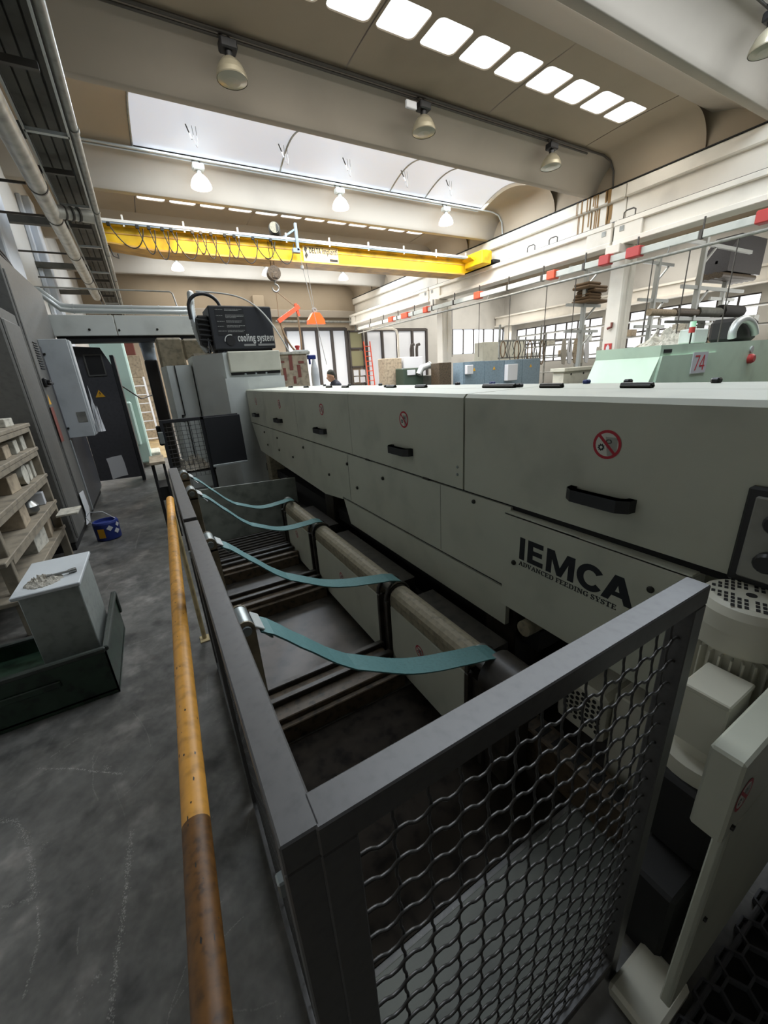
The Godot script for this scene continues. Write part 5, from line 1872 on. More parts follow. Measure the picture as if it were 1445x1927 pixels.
# ------------------------------------------------------------------ high bay lamps
func lamps() -> void:
	var xs := [2.25, 5.95, 9.75]
	var rows := [[0, false], [1, false], [2, true], [4, true]]
	var where := ["leftmost", "middle", "rightmost"]
	for r in rows:
		var d: float = C0 + PITCH * r[0] - 0.65
		for i in 3:
			if r[0] == 0 and i < 2:
				continue
			var on: bool = r[1]
			var x: float = xs[i]
			var dl := d - 0.06
			var words := ""
			if r[0] == 0:
				words = "unlit bell shaped bay lamp cut off at the top right edge"
			elif r[0] == 1:
				words = "unlit bell shaped bay lamp on the nearest beam, %s of three" % where[i]
			elif r[0] == 2:
				words = "lit bay lamp under the pale conduit, %s of three" % where[i]
			else:
				words = "small lit bay lamp seen below the crane girder, %s of three" % where[i]
			var t := thing("bay_lamp", words, "lamp", P(x, 6.3, dl), "high bay lamps")
			var m := Mb.new()
			m.span(P(x - 0.13, 6.47, dl - 0.1), P(x + 0.13, 6.6, dl + 0.1), 0.02)
			m.tube([P(x, 6.4, dl), P(x, 6.48, dl)], 0.06, 12)
			obj("ballast_box", m, M.pipe_grey if on else M.black_plastic, t)
			m = Mb.new()
			m.tube([P(x - 0.1, 6.6, dl), P(x - 0.1, 6.68, d), P(x - 0.02, 6.72, d)], 0.014, 6)
			m.tube([P(x + 0.1, 6.6, dl), P(x + 0.06, 6.68, d), P(x + 0.02, 6.72, d)], 0.014, 6)
			obj("hanger", m, M.pipe_dark, t)
			m = Mb.new()
			var tilt := Transform3D(Basis(Vector3.RIGHT, 0.0), P(x, 6.13, dl))
			m.lathe([Vector2(0.235, 0.0), Vector2(0.24, 0.015), Vector2(0.225, 0.08), Vector2(0.18, 0.17), Vector2(0.12, 0.235), Vector2(0.07, 0.27), Vector2(0, 0.275)], 24, tilt)
			obj("reflector", m, M.lamp_on if on else M.reflector, t)
			m = Mb.new()
			m.lathe([Vector2(0, -0.03), Vector2(0.12, -0.022), Vector2(0.228, 0.004)], 24, tilt)
			obj("lens", m, (M.lamp_on_green if i == 0 and r[0] == 2 else M.lamp_on) if on else M.lens, t)
			if on:
				var l := SpotLight3D.new()
				l.name = "lamp_light"
				l.position = P(0, -0.22, 0)
				l.rotation = Vector3(-PI / 2, 0, 0)
				l.spot_angle = 70.0
				l.spot_angle_attenuation = 0.6
				l.spot_range = 40.0
				l.spot_attenuation = 2.0
				l.light_size = 0.22
				l.light_energy = 11.0
				l.light_color = Color(1.0, 0.84, 0.66)
				l.shadow_enabled = true
				t.add_child(l)

# ------------------------------------------------------------------ motor, boxes and guard at the right front
func right_side() -> void:
	var m := Mb.new()
	var c := P(1.17, 0, 0.29)
	var t := thing("electric_motor", "pale grey upright electric motor with slotted fan cover at the right edge", "motor", P(1.17, 0.6, 0.29))
	m = Mb.new()
	var R := 0.1
	m.lathe([Vector2(R + 0.004, 0.965), Vector2(R + 0.006, 1.02), Vector2(R + 0.002, 1.06), Vector2(R - 0.008, 1.078), Vector2(R - 0.022, 1.084), Vector2(0, 1.084)], 40, Transform3D(Basis.IDENTITY, c))
	var fc := obj("fan_cover", m, M.machine_pale, t)
	# slots of the cover: a straight grid in four quadrants
	for sx in [-1, 1]:
		for sz in [-1, 1]:
			for i in 4:
				for j in 6:
					var q := Vector2(sx * (0.016 + i * 0.0185), sz * (0.010 + j * 0.0125))
					if q.length() > 0.08 or q.length() < 0.03:
						continue
					var sl := Mb.new()
					sl.box(c + Vector3(q.x, 1.0842, q.y).rotated(Vector3.UP, 0.35), Vector3(0.0135, 0.0012, 0.0078), 0.0, Basis(Vector3.UP, 0.35))
					obj("slot", sl, M.dark, fc)
	m = Mb.new()
	m.lathe([Vector2(0.011, 1.084), Vector2(0.011, 1.0855), Vector2(0, 1.0855)], 12, Transform3D(Basis.IDENTITY, c))
	obj("centre_hole", m, M.dark, fc)
	m = Mb.new()
	m.lathe([Vector2(0, 0.6), Vector2(R - 0.016, 0.6), Vector2(R - 0.016, 0.98)], 36, Transform3D(Basis.IDENTITY, c))
	for i in 28:
		var a := TAU * i / 28
		m.box(c + Vector3(cos(a) * (R - 0.01), 0.8, sin(a) * (R - 0.01)), Vector3(0.024, 0.3, 0.005), 0.001, Basis(Vector3.UP, -a))
	obj("finned_body", m, M.machine_pale, t)
	m = Mb.new()
	m.lathe([Vector2(0, 0.55), Vector2(R + 0.03, 0.55), Vector2(R + 0.03, 0.6), Vector2(0, 0.6)], 32, Transform3D(Basis.IDENTITY, c))
	obj("flange", m, M.machine_pale, t)
	m = Mb.new()
	m.box(P(1.0, 0.842, 0.26), Vector3(0.12, 0.15, 0.09), 0.004)
	var tb := obj("terminal_box", m, M.machine_pale, t)
	m = Mb.new()
	m.box(P(1.0, 0.92, 0.26), Vector3(0.124, 0.014, 0.094), 0.003)
	obj("box_lid", m, M.machine_pale, tb)
	m = Mb.new()
	var pts := []
	for i in 17:
		pts.append(P(1.06, 0.84, 0.21).bezier_interpolate(P(1.05, 0.86, 0.17), P(0.98, 0.9, 0.18), P(0.88, 0.84, 0.19), i / 16.0))
	m.tube(pts, 0.012, 10)
	tag(obj("pale_conduit", m, M.paper), "short pale flexible conduit curving under the motor terminal box", "conduit")
	# box and panel of the machine at the right front
	var b := thing("machine_guard", "grey-green sheet metal guard and box of the machine at right front", "machine guard", P(0.95, 0, 0.18))
	m = Mb.new()
	m.span(P(0.755, 0.765, 0.132), P(1.1, 0.972, 0.185), 0.005)
	obj("box_body", m, M.machine, b)
	m = Mb.new()
	m.span(P(0.80, 0.1, 0.132), P(1.7, 0.765, 0.144), 0.003)
	m.span(P(0.80, 0.1, 0.132), P(0.808, 0.765, 0.155), 0.003)
	var sp := obj("front_panel", m, M.machine, b)
	m = Mb.new()
	m.disc(P(0.80, 0.87, 0.1312), Vector3.RIGHT, Vector3.UP, 0.036)
	obj("prohibition_sticker", m, M.sign, sp)
	m = Mb.new()
	m.tube([P(0.83, 0.45, 0.133), P(0.83, 0.45, 0.127)], 0.006, 8)
	m.tube([P(0.79, 0.79, 0.133), P(0.79, 0.79, 0.127)], 0.006, 8)
	obj("screw", m, M.bolt, sp)
	m = Mb.new()
	m.span(P(0.74, 0.0, 0.125), P(0.92, 0.05, 0.245), 0.01)
	obj("foot", m, M.machine_pale, b)
	m = Mb.new()
	m.span(P(0.9, 0.0, 0.2), P(1.15, 0.3, 0.33), 0.01)
	m.span(P(1.02, 0.3, 0.2), P(1.35, 0.55, 0.34), 0.01)
	obj("gearbox", m, M.dark, b)
	# pale machine parts seen through the mesh
	var g := thing("drive_housing", "pale housing with perforated cover seen through the foreground mesh", "housing", P(1.35, 0, 0.6))
	m = Mb.new()
	m.span(P(1.24, 0.1, 0.36), P(1.5, 0.5, 0.59), 0.006)
	obj("body", m, M.machine_pale, g)
	m = Mb.new()
	m.span(P(1.21, 0.24, 0.6), P(1.5, 0.47, 0.8), 0.02)
	obj("cover", m, M.machine_pale, g)
	m = Mb.new()
	for i in 7:
		for j in 6:
			m.tube([P(1.2115, 0.3 + 0.024 * j + (0.012 if i % 2 else 0.0), 0.62 + 0.022 * i), P(1.2085, 0.3 + 0.024 * j + (0.012 if i % 2 else 0.0), 0.62 + 0.022 * i)], 0.009, 6)
	tag(obj("perforation", m, M.dark, g), "", "", "", "stuff")
	m = Mb.new()
	m.span(P(1.1, 0.0, 0.42), P(1.2, 0.18, 0.95), 0.006)
	var rl := obj("slotted_rail", m, M.oily_brown, g)
	for i in 6:
		m = Mb.new()
		m.span(P(1.12, 0.178, 0.46 + 0.08 * i), P(1.18, 0.182, 0.5 + 0.08 * i))
		obj("slot", m, M.seam, rl)
	# black honeycomb floor mat
	var fm := thing("floor_mat", "black rubber honeycomb mat on the floor at lower right corner", "mat", P(1.1, 0, 0.0))
	m = Mb.new()
	m.span(P(0.8, 0.0, -0.5), P(1.6, 0.004, 0.105))
	obj("mat_base", m, M.dark, fm)
	m = Mb.new()
	var s := 0.042
	for i in 15:
		for j in 10:
			var cx := 0.83 + i * s * 1.5
			var cd := 0.085 - j * s * 1.732 - (s * 0.866 if i % 2 else 0.0)
			for k in 3:
				var a := Vector2.from_angle(PI / 3 * k) * s
				var e := Vector2.from_angle(PI / 3 * (k + 1)) * s
				m.bar(P(cx + a.x, 0.013, cd + a.y), P(cx + e.x, 0.013, cd + e.y), 0.006, 0.022)
	tag(obj("honeycomb", m, M.mat_black, fm), "", "", "", "stuff")
	m = Mb.new()
	m.span(P(0.8, 0.0, 0.098), P(1.6, 0.022, 0.112), 0.004)
	obj("mat_edge", m, M.mat_black, fm)

# ------------------------------------------------------------------ everything far back
func bx(called: String, label: String, cat: String, a: Vector3, b: Vector3, mt: String, bev := 0.01) -> MeshInstance3D:
	var m := Mb.new()
	m.span(a, b, bev)
	var o := obj(called, m, M[mt])
	tag(o, label, cat)
	return o

func far_end() -> void:
	var m := Mb.new()
	# gates
	for g in 2:
		var x0: float = [7.75, 13.05][g]
		var x1: float = [11.65, 17.85][g]
		var y1: float = [4.4, 4.34][g]
		var n: int = [4, 4][g]
		var t := thing("door_%d" % (g + 1), ["tall folding gate of pale lit panels behind the orange clamp", "tall folding gate of bluish panels behind the right runway"][g], "gate", Vector3.ZERO, "", "structure")
		for i in n:
			m = Mb.new()
			var a := lerpf(x0, x1, float(i) / n)
			var b := lerpf(x0, x1, float(i + 1) / n)
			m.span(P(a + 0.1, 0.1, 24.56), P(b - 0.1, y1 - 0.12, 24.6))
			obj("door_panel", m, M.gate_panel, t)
		m = Mb.new()
		for i in n + 1:
			var a := lerpf(x0, x1, float(i) / n)
			m.span(P(a - 0.085, 0, 24.45), P(a + 0.085, y1, 24.62), 0.02)
		m.span(P(x0, y1 - 0.14, 24.46), P(x1, y1 + 0.05, 24.62), 0.02)
		obj("door_frame", m, M.frame_dark, t)
		if g == 1:
			m = Mb.new()
			m.span(P(x0 + 1.25, 0.1, 24.5), P(x0 + 1.3, 2.4, 24.58))
			m.span(P(x0 + 1.25, 2.3, 24.5), P(x0 + 2.35, 2.4, 24.58))
			obj("wicket_frame", m, M.frame_dark, t)
	var nd := thing("notice_board", "dark framed olive panels with posters between the two gates", "notice board", P(12.4, 2.5, 24.4))
	m = Mb.new()
	for y in [1.0, 2.1, 3.2, 4.2]:
		m.span(P(11.8, y - 0.05, 24.38), P(12.8, y + 0.05, 24.48))
	for x in [11.8, 12.75]:
		m.span(P(x - 0.05, 0.5, 24.38), P(x + 0.05, 4.25, 24.48))
	obj("frame", m, M.frame_dark, nd)
	for y in [2.15, 3.25]:
		m = Mb.new()
		m.span(P(11.85, y, 24.42), P(12.7, y + 0.9, 24.46))
		obj("panel", m, M.olive, nd)
	for q in [[11.9, 1.55], [12.4, 1.55], [11.9, 1.15], [12.35, 1.12]]:
		m = Mb.new()
		m.span(P(q[0], q[1], 24.36), P(q[0] + 0.35, q[1] + 0.35, 24.38))
		obj("poster", m, M.paper, nd)
	var ld := thing("ladder", "red ladder leaning beside the second gate", "ladder", P(12.95, 0, 24.1))
	for x in [12.75, 13.2]:
		m = Mb.new()
		m.bar(P(x, 0, 23.9), P(x + 0.02, 3.6, 24.35), 0.06, 0.05)
		obj("stile", m, M.orange_red, ld)
	for i in 11:
		m = Mb.new()
		m.tube([P(12.75, 0.3 + 0.3 * i, 23.94 + 0.0375 * i), P(13.2, 0.3 + 0.3 * i, 23.94 + 0.0375 * i)], 0.025, 6)
		obj("rung", m, M.orange_red, ld)
	m = Mb.new()
	m.tube([P(12.2, 4.3, 23.9), P(14.7, 4.3, 23.9), P(15.0, 4.2, 23.9), P(15.1, 3.9, 23.9), P(15.1, 1.0, 23.9)], 0.07, 8)
	tag(obj("white_pipe", m, M.concrete_white), "white pipe bending down in front of the second gate", "pipe")
	m = Mb.new()
	m.tube([P(7.2, 4.72, 24.2), P(12.0, 4.72, 24.2), P(12.2, 4.6, 24.2), P(12.2, 4.2, 24.2)], 0.06, 8)
	tag(obj("wall_pipe", m, M.pipe_grey), "grey pipe running over the first gate", "pipe")
	for i in 2:
		m = Mb.new()
		m.tube([P(15.9 + 0.45 * i, 0.0, 23.6), P(15.9 + 0.45 * i, 3.0, 23.6), P(15.95 + 0.45 * i, 3.25, 23.6), P(16.15 + 0.45 * i, 3.3, 23.6)], 0.1, 8)
		tag(obj("dark_chimney", m, M.frame_dark), ["dark bent pipe before the second gate, left of two", "dark bent pipe before the second gate, right of two"][i], "pipe", "bent pipes by the gate")
	# person
	person()
	# cabinets and machines standing beyond the feeder, in front of the gates
	var bc := thing("switch_cabinet", "row of blue-grey switch cabinets with yellow warning triangles", "cabinet", P(12.3, 0, 12.2))
	for i in 4:
		m = Mb.new()
		var a := 10.45 + i * 1.03
		m.span(P(a, 0.1, 12.0), P(a + 1.01, 1.84 - 0.012 * i, 12.02), 0.004)
		obj("cabinet_door", m, M.blue_cabinet, bc)
		m = Mb.new()
		m.prism(PackedVector2Array([Vector2(a + 0.4, 1.5), Vector2(a + 0.54, 1.5), Vector2(a + 0.47, 1.62)]), -11.995, -11.99)
		obj("warning_triangle", m, M.warn, bc)
	m = Mb.new()
	m.span(P(10.4, 0.0, 12.02), P(14.6, 1.83, 12.6))
	obj("body", m, M.blue_cabinet, bc)
	bx("wall_box", "white box mounted on the blue-grey switch cabinets", "box", P(12.5, 1.05, 11.8), P(13.05, 1.66, 11.99), "paper", 0.01)
	bx("wall_box", "small white box on the left end of the switch cabinets", "box", P(10.45, 1.4, 11.85), P(10.75, 1.72, 11.99), "paper", 0.01)
	bx("tall_cabinet", "taupe steel cabinet left of the blue-grey cabinets", "cabinet", P(9.42, 0, 12.2), P(10.0, 1.86, 12.7), "oily_brown", 0.01)
	var gm := thing("grinding_machine", "dark green machine with an angled silver pipe beside a beige box", "machine", P(9.0, 0, 13.2))
	m = Mb.new()
	m.span(P(8.4, 0, 13.0), P(9.3, 1.75, 13.6), 0.03)
	obj("body", m, M.dark_green, gm)
	m = Mb.new()
	m.span(P(9.0, 0, 13.02), P(9.95, 1.45, 13.6), 0.03)
	obj("side_body", m, M.green_grey, gm)
	m = Mb.new()
	m.tube([P(9.0, 1.5, 12.9), P(9.15, 1.72, 12.9), P(9.5, 1.8, 12.9)], 0.12, 12)
	m.tube([P(9.48, 1.8, 12.88), P(9.52, 1.81, 12.88)], 0.14, 12)
	obj("bent_pipe", m, M.galv, gm)
	m = Mb.new()
	m.span(P(8.55, 1.5, 12.97), P(8.9, 1.68, 13.0), 0.004)
	obj("display", m, M.paper, gm)
	bx("beige_box", "beige box with round vent behind the green machine", "box", P(7.95, 0.0, 13.65), P(8.75, 2.14, 14.1), "carton", 0.02)
	bx("white_cabinet", "white cabinet behind the green machine", "cabinet", P(8.85, 0, 13.65), P(9.75, 2.16, 14.2), "paper", 0.02)
	# bench with hanging things at the first right column
	var wb := thing("work_bench", "long pale work bench beyond the switch cabinets", "bench", P(14.5, 0, 10.5))
	m = Mb.new()
	m.span(P(12.7, 1.3, 9.4), P(16.5, 1.42, 10.0), 0.01)
	obj("bench_top", m, M.machine_pale, wb)
	m = Mb.new()
	m.span(P(12.8, 0, 9.5), P(16.4, 1.3, 9.95), 0.01)
	obj("bench_body", m, M.machine_pale, wb)
	for i in 5:
		m = Mb.new()
		m.tube([P(13.2 + i * 0.7, 1.2, 9.49), P(13.2 + i * 0.7, 1.2, 9.51)], 0.04, 8)
		obj("hole", m, M.bolt, wb)
	# hanging hoses and cloths on a frame in the side nave
	var fr := thing("hose_stand", "steel frame hung with hoses beyond the work bench", "frame", P(15, 0, 12))
	m = Mb.new()
	for x in [13.0, 15.5, 18.5]:
		m.span(P(x, 0, 12.8), P(x + 0.06, 3.2, 12.86))
	m.span(P(13.0, 2.55, 12.78), P(18.5, 2.62, 12.86))
	m.span(P(13.0, 1.9, 12.78), P(18.5, 1.95, 12.86))
	obj("frame_bars", m, M.pipe_grey, fr)
	var rng := RandomNumberGenerator.new()
	rng.seed = 77
	for i in 14:
		m = Mb.new()
		var x := 13.15 + i * 0.2
		var l := rng.randf_range(0.5, 1.0)
		var pts := []
		var loop := i % 4 == 0
		for k in 17:
			var u := k / 16.0
			pts.append(P(x + (0.13 * sin(TAU * u) if loop else 0.05 * sin(7.0 * u + i)), 2.56 - (l * (0.5 - 0.5 * cos(TAU * u)) if loop else l * u), 12.74))
		m.tube(pts, 0.025 if loop else 0.018, 6)
		tag(obj("hanging_hose", m, M[["brown_cloth", "black_plastic", "pipe_dark", "green_grey"][i % 4]]), "%s, %s from the left on the hose frame" % ["looped dark hose" if loop else "straight thin hose", ["first", "second", "third", "fourth", "fifth", "sixth", "seventh", "eighth", "ninth", "tenth", "eleventh", "twelfth", "thirteenth", "last"][i]], "hose", "hoses hung on the frame")
	for i in 5:
		m = Mb.new()
		var x := 16.9 + i * 0.42
		var pl := PackedVector2Array([Vector2(x, 2.6), Vector2(x + 0.16, 2.6), Vector2(x + 0.3, 1.9 - 0.1 * (i % 3)), Vector2(x + 0.22, 1.5), Vector2(x + 0.05, 1.55), Vector2(x - 0.08, 2.0)])
		m.prism(pl, -12.76, -12.7)
		tag(obj("hanging_cloth", m, M[["rag", "paper", "carton"][i % 3]]), "pale cloth hanging beside the white column, %s from the left" % ["first", "second", "third", "fourth", "fifth"][i], "cloth", "cloths hung by the column")
	bx("wall_cabinet", "pale cabinet standing below the end windows", "cabinet", P(14.0, 0, 14.8), P(16.8, 2.7, 15.4), "machine_pale", 0.02)
	# sign and fire point on the column
	var fs := thing("extinguisher_sign", "red and white fire extinguisher sign on the white column", "sign", P(12.07, 1.9, 7.53))
	m = Mb.new()
	m.span(P(12.06, 1.78, 7.44), P(12.08, 2.06, 7.66), 0.002)
	obj("sign_plate", m, M.red, fs)
	m = Mb.new()
	m.prism(PackedVector2Array([Vector2(-0.05, -0.1), Vector2(0.05, -0.1), Vector2(0.05, 0.05), Vector2(0.02, 0.08), Vector2(0.02, 0.11), Vector2(-0.02, 0.11), Vector2(-0.02, 0.08), Vector2(-0.05, 0.05)]), 0, 0.004, Transform3D(FACE, P(12.06, 1.92, 7.55)))
	obj("pictogram", m, M.paper, fs)
	m = Mb.new()
	m.tube([P(12.04, 2.62, 7.5), P(12.04, 2.5, 7.5), P(12.0, 2.46, 7.6)], 0.035, 8)
	tag(obj("pull_handle", m, M.dull_red), "small dull red handle on the white column above the sign", "handle")
	# grey machine behind the column
	var gy := thing("grey_machine", "grey-green machine with controls right of the white column", "machine", P(14.2, 0, 8.0))
	m = Mb.new()
	m.span(P(13.3, 0.0, 8.0), P(14.3, 1.95, 8.6), 0.04)
	m.span(P(14.3, 0.0, 8.1), P(15.1, 1.7, 8.6), 0.04)
	obj("body", m, M.green_grey, gy)
	for q in [[13.45, 1.7], [13.9, 1.6], [14.6, 1.4], [13.5, 1.2]]:
		m = Mb.new()
		m.span(P(q[0], q[1], 7.9), P(q[0] + 0.28, q[1] + 0.18, 8.0), 0.02)
		obj("control", m, M.dark_green, gy)
	m = Mb.new()
	m.span(P(11.6, 1.0, 6.6), P(13.4, 1.12, 7.0), 0.02)
	m.span(P(11.8, 0, 6.7), P(13.2, 1.0, 6.9))
	tag(obj("machine_table", m, M.machine_pale), "low pale machine table before the white column", "table")
	# green machine 74
	var q := thing("green_machine", "pale green machine bearing the red number 74 at right", "machine", P(9.5, 0, 4.5))
	m = Mb.new()
	m.prism(PackedVector2Array([Vector2(7.75, 0), Vector2(13.4, 0), Vector2(13.4, 1.84), Vector2(7.95, 1.81), Vector2(7.95, 1.62), Vector2(7.7, 1.2)]), -5.2, -4.0)
	obj("body", m, M.green_machine, q)
	m = Mb.new()
	m.prism(PackedVector2Array([Vector2(7.72, 0.6), Vector2(10.2, 0.6), Vector2(10.0, 1.64), Vector2(7.96, 1.63)]), -4.0, -3.96)
	obj("door", m, M.green_machine, q)
	m = Mb.new()
	m.span(P(8.05, 1.68, 3.985), P(8.3, 1.74, 4.0))
	obj("slot", m, M.dark, q)
	m = Mb.new()
	m.span(P(9.02, 1.28, 3.945), P(9.58, 1.66, 3.96))
	var np := obj("number_plate", m, M.paper, q)
	lettering("number", "74", P(9.3, 1.47, 3.943), Basis.IDENTITY, 0.4, 0.27, M.digit_red, np, "Droid Sans", 400)
	m = Mb.new()
	m.lathe([Vector2(0.1, 0), Vector2(0.1, 0.06), Vector2(0.07, 0.1), Vector2(0, 0.1)], 16, Transform3D(Basis(Vector3.RIGHT, Vector3(0, 0, 1), Vector3.DOWN), P(11.6, 1.46, 4.0)))
	obj("emergency_button", m, M.red, q)
	m = Mb.new()
	m.lathe([Vector2(0.07, 0), Vector2(0.07, 0.03), Vector2(0, 0.03)], 16, Transform3D(Basis(Vector3.RIGHT, Vector3(0, 0, 1), Vector3.DOWN), P(11.6, 1.65, 4.0)))
	obj("key_switch", m, M.galv, q)
	var sl := thing("signal_tower", "small signal light with green over red on the green machine", "signal light", P(9.35, 1.84, 4.2))
	m = Mb.new()
	m.tube([P(9.35, 1.82, 4.2), P(9.35, 2.02, 4.2)], 0.015, 6)
	obj("pole", m, M.bolt, sl)
	m = Mb.new()
	m.tube([P(9.35, 2.02, 4.2), P(9.35, 2.12, 4.2)], 0.05, 14)
	obj("red_lens", m, M.red, sl)
	m = Mb.new()
	m.tube([P(9.35, 2.12, 4.2), P(9.35, 2.22, 4.2)], 0.05, 14)
	obj("green_lens", m, M.signal_green, sl)
	bx("machine_box", "pale control box on a bracket atop the green machine", "box", P(9.95, 1.84, 4.4), P(10.5, 2.12, 4.7), "machine_grey", 0.02)
	m = Mb.new()
	m.span(P(9.2, 2.24, 4.6), P(10.75, 2.29, 4.65))
	m.span(P(10.65, 1.84, 4.6), P(10.75, 2.29, 4.7))
	tag(obj("box_bracket", m, M.pipe_dark), "dark angled bracket over the pale control box", "bracket")
	m = Mb.new()
	var pts := []
	for i in 17:
		pts.append(P(12.2 + 0.6 * cos(PI * i / 16 + 0.3), 1.95 + 0.35 * sin(PI * i / 16 + 0.1), 4.4))
	m.tube(pts, 0.08, 10)
	tag(obj("flexible_hose", m, M.galv), "thick silver hose arching over the green machine at right edge", "hose")
	m = Mb.new()
	m.span(P(11.9, 1.84, 4.5), P(13.2, 2.35, 5.0), 0.08)
	tag(obj("pump_unit", m, M.dark), "dark pump unit on the green machine at the right edge", "pump")
	m = Mb.new()
	heap(m, P(11.7, 1.86, 5.75), 0.75, 0.26, 3)
	m.span(P(10.9, 0, 5.3), P(12.0, 1.86, 6.2))
	tag(obj("wrapped_load", m, M.carton_white), "load wrapped in pale film behind the green machine", "load")
	# cantilever racks in the side nave
	for i in 4:
		var x: float = [15.1, 17.2, 15.9, 20.6][i]
		var d: float = [10.6, 9.2, 7.2, 8.4][i]
		var r := thing("cantilever_rack", ["grey cantilever rack with wooden bundle left of the white column", "pale slender rack post right of the white column", "grey cantilever rack carrying long parts, middle of the right nave", "grey cantilever rack at the right edge under the dark chest"][i], "rack", P(x, 0, d))
		m = Mb.new()
		m.span(P(x - 0.07, 0, d - 0.07), P(x + 0.07, 5.0, d + 0.07), 0.01)
		obj("upright", m, M.galv, r)
		for y in [2.7, 3.6, 4.8]:
			m = Mb.new()
			m.bar(P(x - 1.0, y, d), P(x + (3.2 if i == 2 else 1.0), y, d), 0.08, 0.1)
			m.bar(P(x, y - 0.6, d), P(x + 0.7, y - 0.05, d), 0.05, 0.05)
			obj("arm", m, M.galv, r)
	m = Mb.new()
	for k in 6:
		m.span(P(14.85 + 0.09 * ((k * 5) % 4), 3.66 + k * 0.12, 10.2 + 0.07 * (k % 3)), P(16.0 - 0.11 * ((k * 3) % 4), 3.77 + k * 0.12, 11.0), 0.04)
	tag(obj("timber_bundle", m, M.brown_cloth), "stack of rough brown boards on the rack left of the column", "boards")
	m = Mb.new()
	m.prism(PackedVector2Array([Vector2(19.6, 4.45), Vector2(22.4, 4.45), Vector2(22.4, 5.7), Vector2(20.2, 5.7), Vector2(19.6, 5.2)]), -8.8, -8.0)
	tag(obj("dark_chest", m, M.cabinet_dark), "big dark chest on top of the rack at upper right", "chest")
	m = Mb.new()
	for k in 5:
		m.tube([P(19.2, 4.3 + 0.02 * (k % 2), 8.05 + k * 0.17), P(22.0, 4.33, 8.05 + k * 0.17)], 0.11, 8)
	tag(obj("log_bundle", m, M.oily_brown), "brown round bars lying under the dark chest", "bars")
	for i in 4:
		m = Mb.new()
		var x: float = [15.6, 17.0, 18.6, 14.2][i]
		m.tube([P(x - 0.9, 2.76 + [0.12, 0.15, 0.2, 0.1][i], 7.2), P(x + 0.6, 2.76 + [0.12, 0.15, 0.2, 0.1][i], 7.2)], [0.12, 0.15, 0.2, 0.1][i], 10)
		tag(obj("stored_part", m, M[["oily_brown", "green_grey", "dark", "carton"][i]]), "long round part stored on the middle rack arm, %s" % ["brown and thin", "grey green", "fat and dark", "pale and thinnest"][i], "part", "parts on the racks")
	# shelving line along the side windows
	var sh := thing("shelving", "long grey shelving with goods before the side windows", "shelving", P(22.5, 0, 12))
	m = Mb.new()
	for k in 8:
		m.span(P(22.5, 0, 5.0 + k * 2.2), P(22.58, 3.4, 5.08 + k * 2.2))
	for y in [1.0, 1.9, 2.6, 3.35]:
		m.span(P(22.4, y, 5.0), P(23.2, y + 0.06, 20.6))
	obj("shelf_frame", m, M.pipe_grey, sh)
	for k in 12:
		var d := 5.4 + k * 1.25
		bx("stored_box", "%s box %s on the long grey shelving" % [["brown", "pale", "grey"][k % 3], ["nearest the viewer", "second from the near end", "third from the near end", "fourth from the near end", "fifth from the near end", "sixth from the near end", "sixth from the far end", "fifth from the far end", "fourth from the far end", "third from the far end", "second from the far end", "nearest the end wall"][k]], "box", P(22.5, 1.96 if k % 2 else 2.66, d), P(23.0, 2.3 + (0.0 if k % 2 else 0.7), d + 0.6), ["carton", "carton_white", "machine_grey"][k % 3], 0.02).set_meta("group", "boxes on the long shelving")
	# second runway at the far side of the side nave
	m = Mb.new()
	m.span(P(24.3, 4.45, -5.9), P(24.8, 5.05, 24.4), 0.03)
	m.span(P(24.2, 4.4, -5.9), P(24.9, 4.5, 24.4))
	m.span(P(24.2, 5.0, -5.9), P(24.9, 5.1, 24.4))
	tag(obj("far_runway_beam", m, M.concrete_white), "pale crane runway beam on the far side of the right nave", "beam")
	for k in 4:
		m = Mb.new()
		var d := -0.6 + 8.0 * k
		m.span(P(24.4, 0, d - 0.2), P(24.8, 4.4, d + 0.2), 0.02)
		tag(obj("trim_%d" % (8 + k), m, M.concrete_white), "pale column under the far runway beam, %s from the viewer" % ["first", "second", "third", "fourth"][k], "column", "", "structure")
	# the gap between the cabinets and the lathe: machines and clutter deep in the aisle
	var cm := thing("cyan_machine", "pale cyan machine column deep in the aisle gap", "machine", P(-0.2, 0, 10.5))
	m = Mb.new()
	m.span(P(-0.75, 0.1, 10.0), P(-0.18, 2.62, 10.8), 0.03)
	obj("body", m, M.cyan_machine, cm)
	m = Mb.new()
	m.span(P(-0.5, 0.5, 9.8), P(-0.3, 1.4, 10.0), 0.03)
	obj("door", m, M.cyan_machine, cm)
	bx("floor_plate", "ochre floor plate deep in the aisle gap", "plate", P(-1.2, 0.0, 11.0), P(0.4, 0.01, 20.0), "floor_ochre", 0.002)  # thin ochre sheet laid over the yellowish stretch of floor
	var la := thing("ladder", "white ladder standing deep in the aisle gap", "ladder", P(-0.1, 0, 14.2))
	for x in [-0.28, 0.06]:
		m = Mb.new()
		m.bar(P(x, 0.7, 13.9), P(x - 0.02, 1.95, 14.4), 0.05, 0.04)
		m.bar(P(x, 0.0, 13.7), P(x, 0.7, 13.9), 0.05, 0.04)
		obj("stile", m, M.paper, la)
	for k in 7:
		m = Mb.new()
		m.tube([P(-0.28, 0.2 + 0.25 * k, 13.76 + 0.09 * k), P(0.06, 0.2 + 0.25 * k, 13.76 + 0.09 * k)], 0.02, 6)
		obj("rung", m, M.paper, la)
	bx("clutter_box", "beige box stacked deep in the aisle gap", "box", P(-0.5, 1.95, 15.0), P(0.1, 2.6, 15.5), "carton", 0.02)
	bx("clutter_box", "dull red crate stacked above the beige box in the aisle", "crate", P(-0.45, 2.6, 15.1), P(0.0, 3.2, 15.5), "dull_red", 0.02)
	bx("storage_tower", "brick brown storage tower at the end of the aisle gap", "storage", P(-0.6, 0, 15.0), P(0.2, 1.95, 15.6), "carton", 0.02)
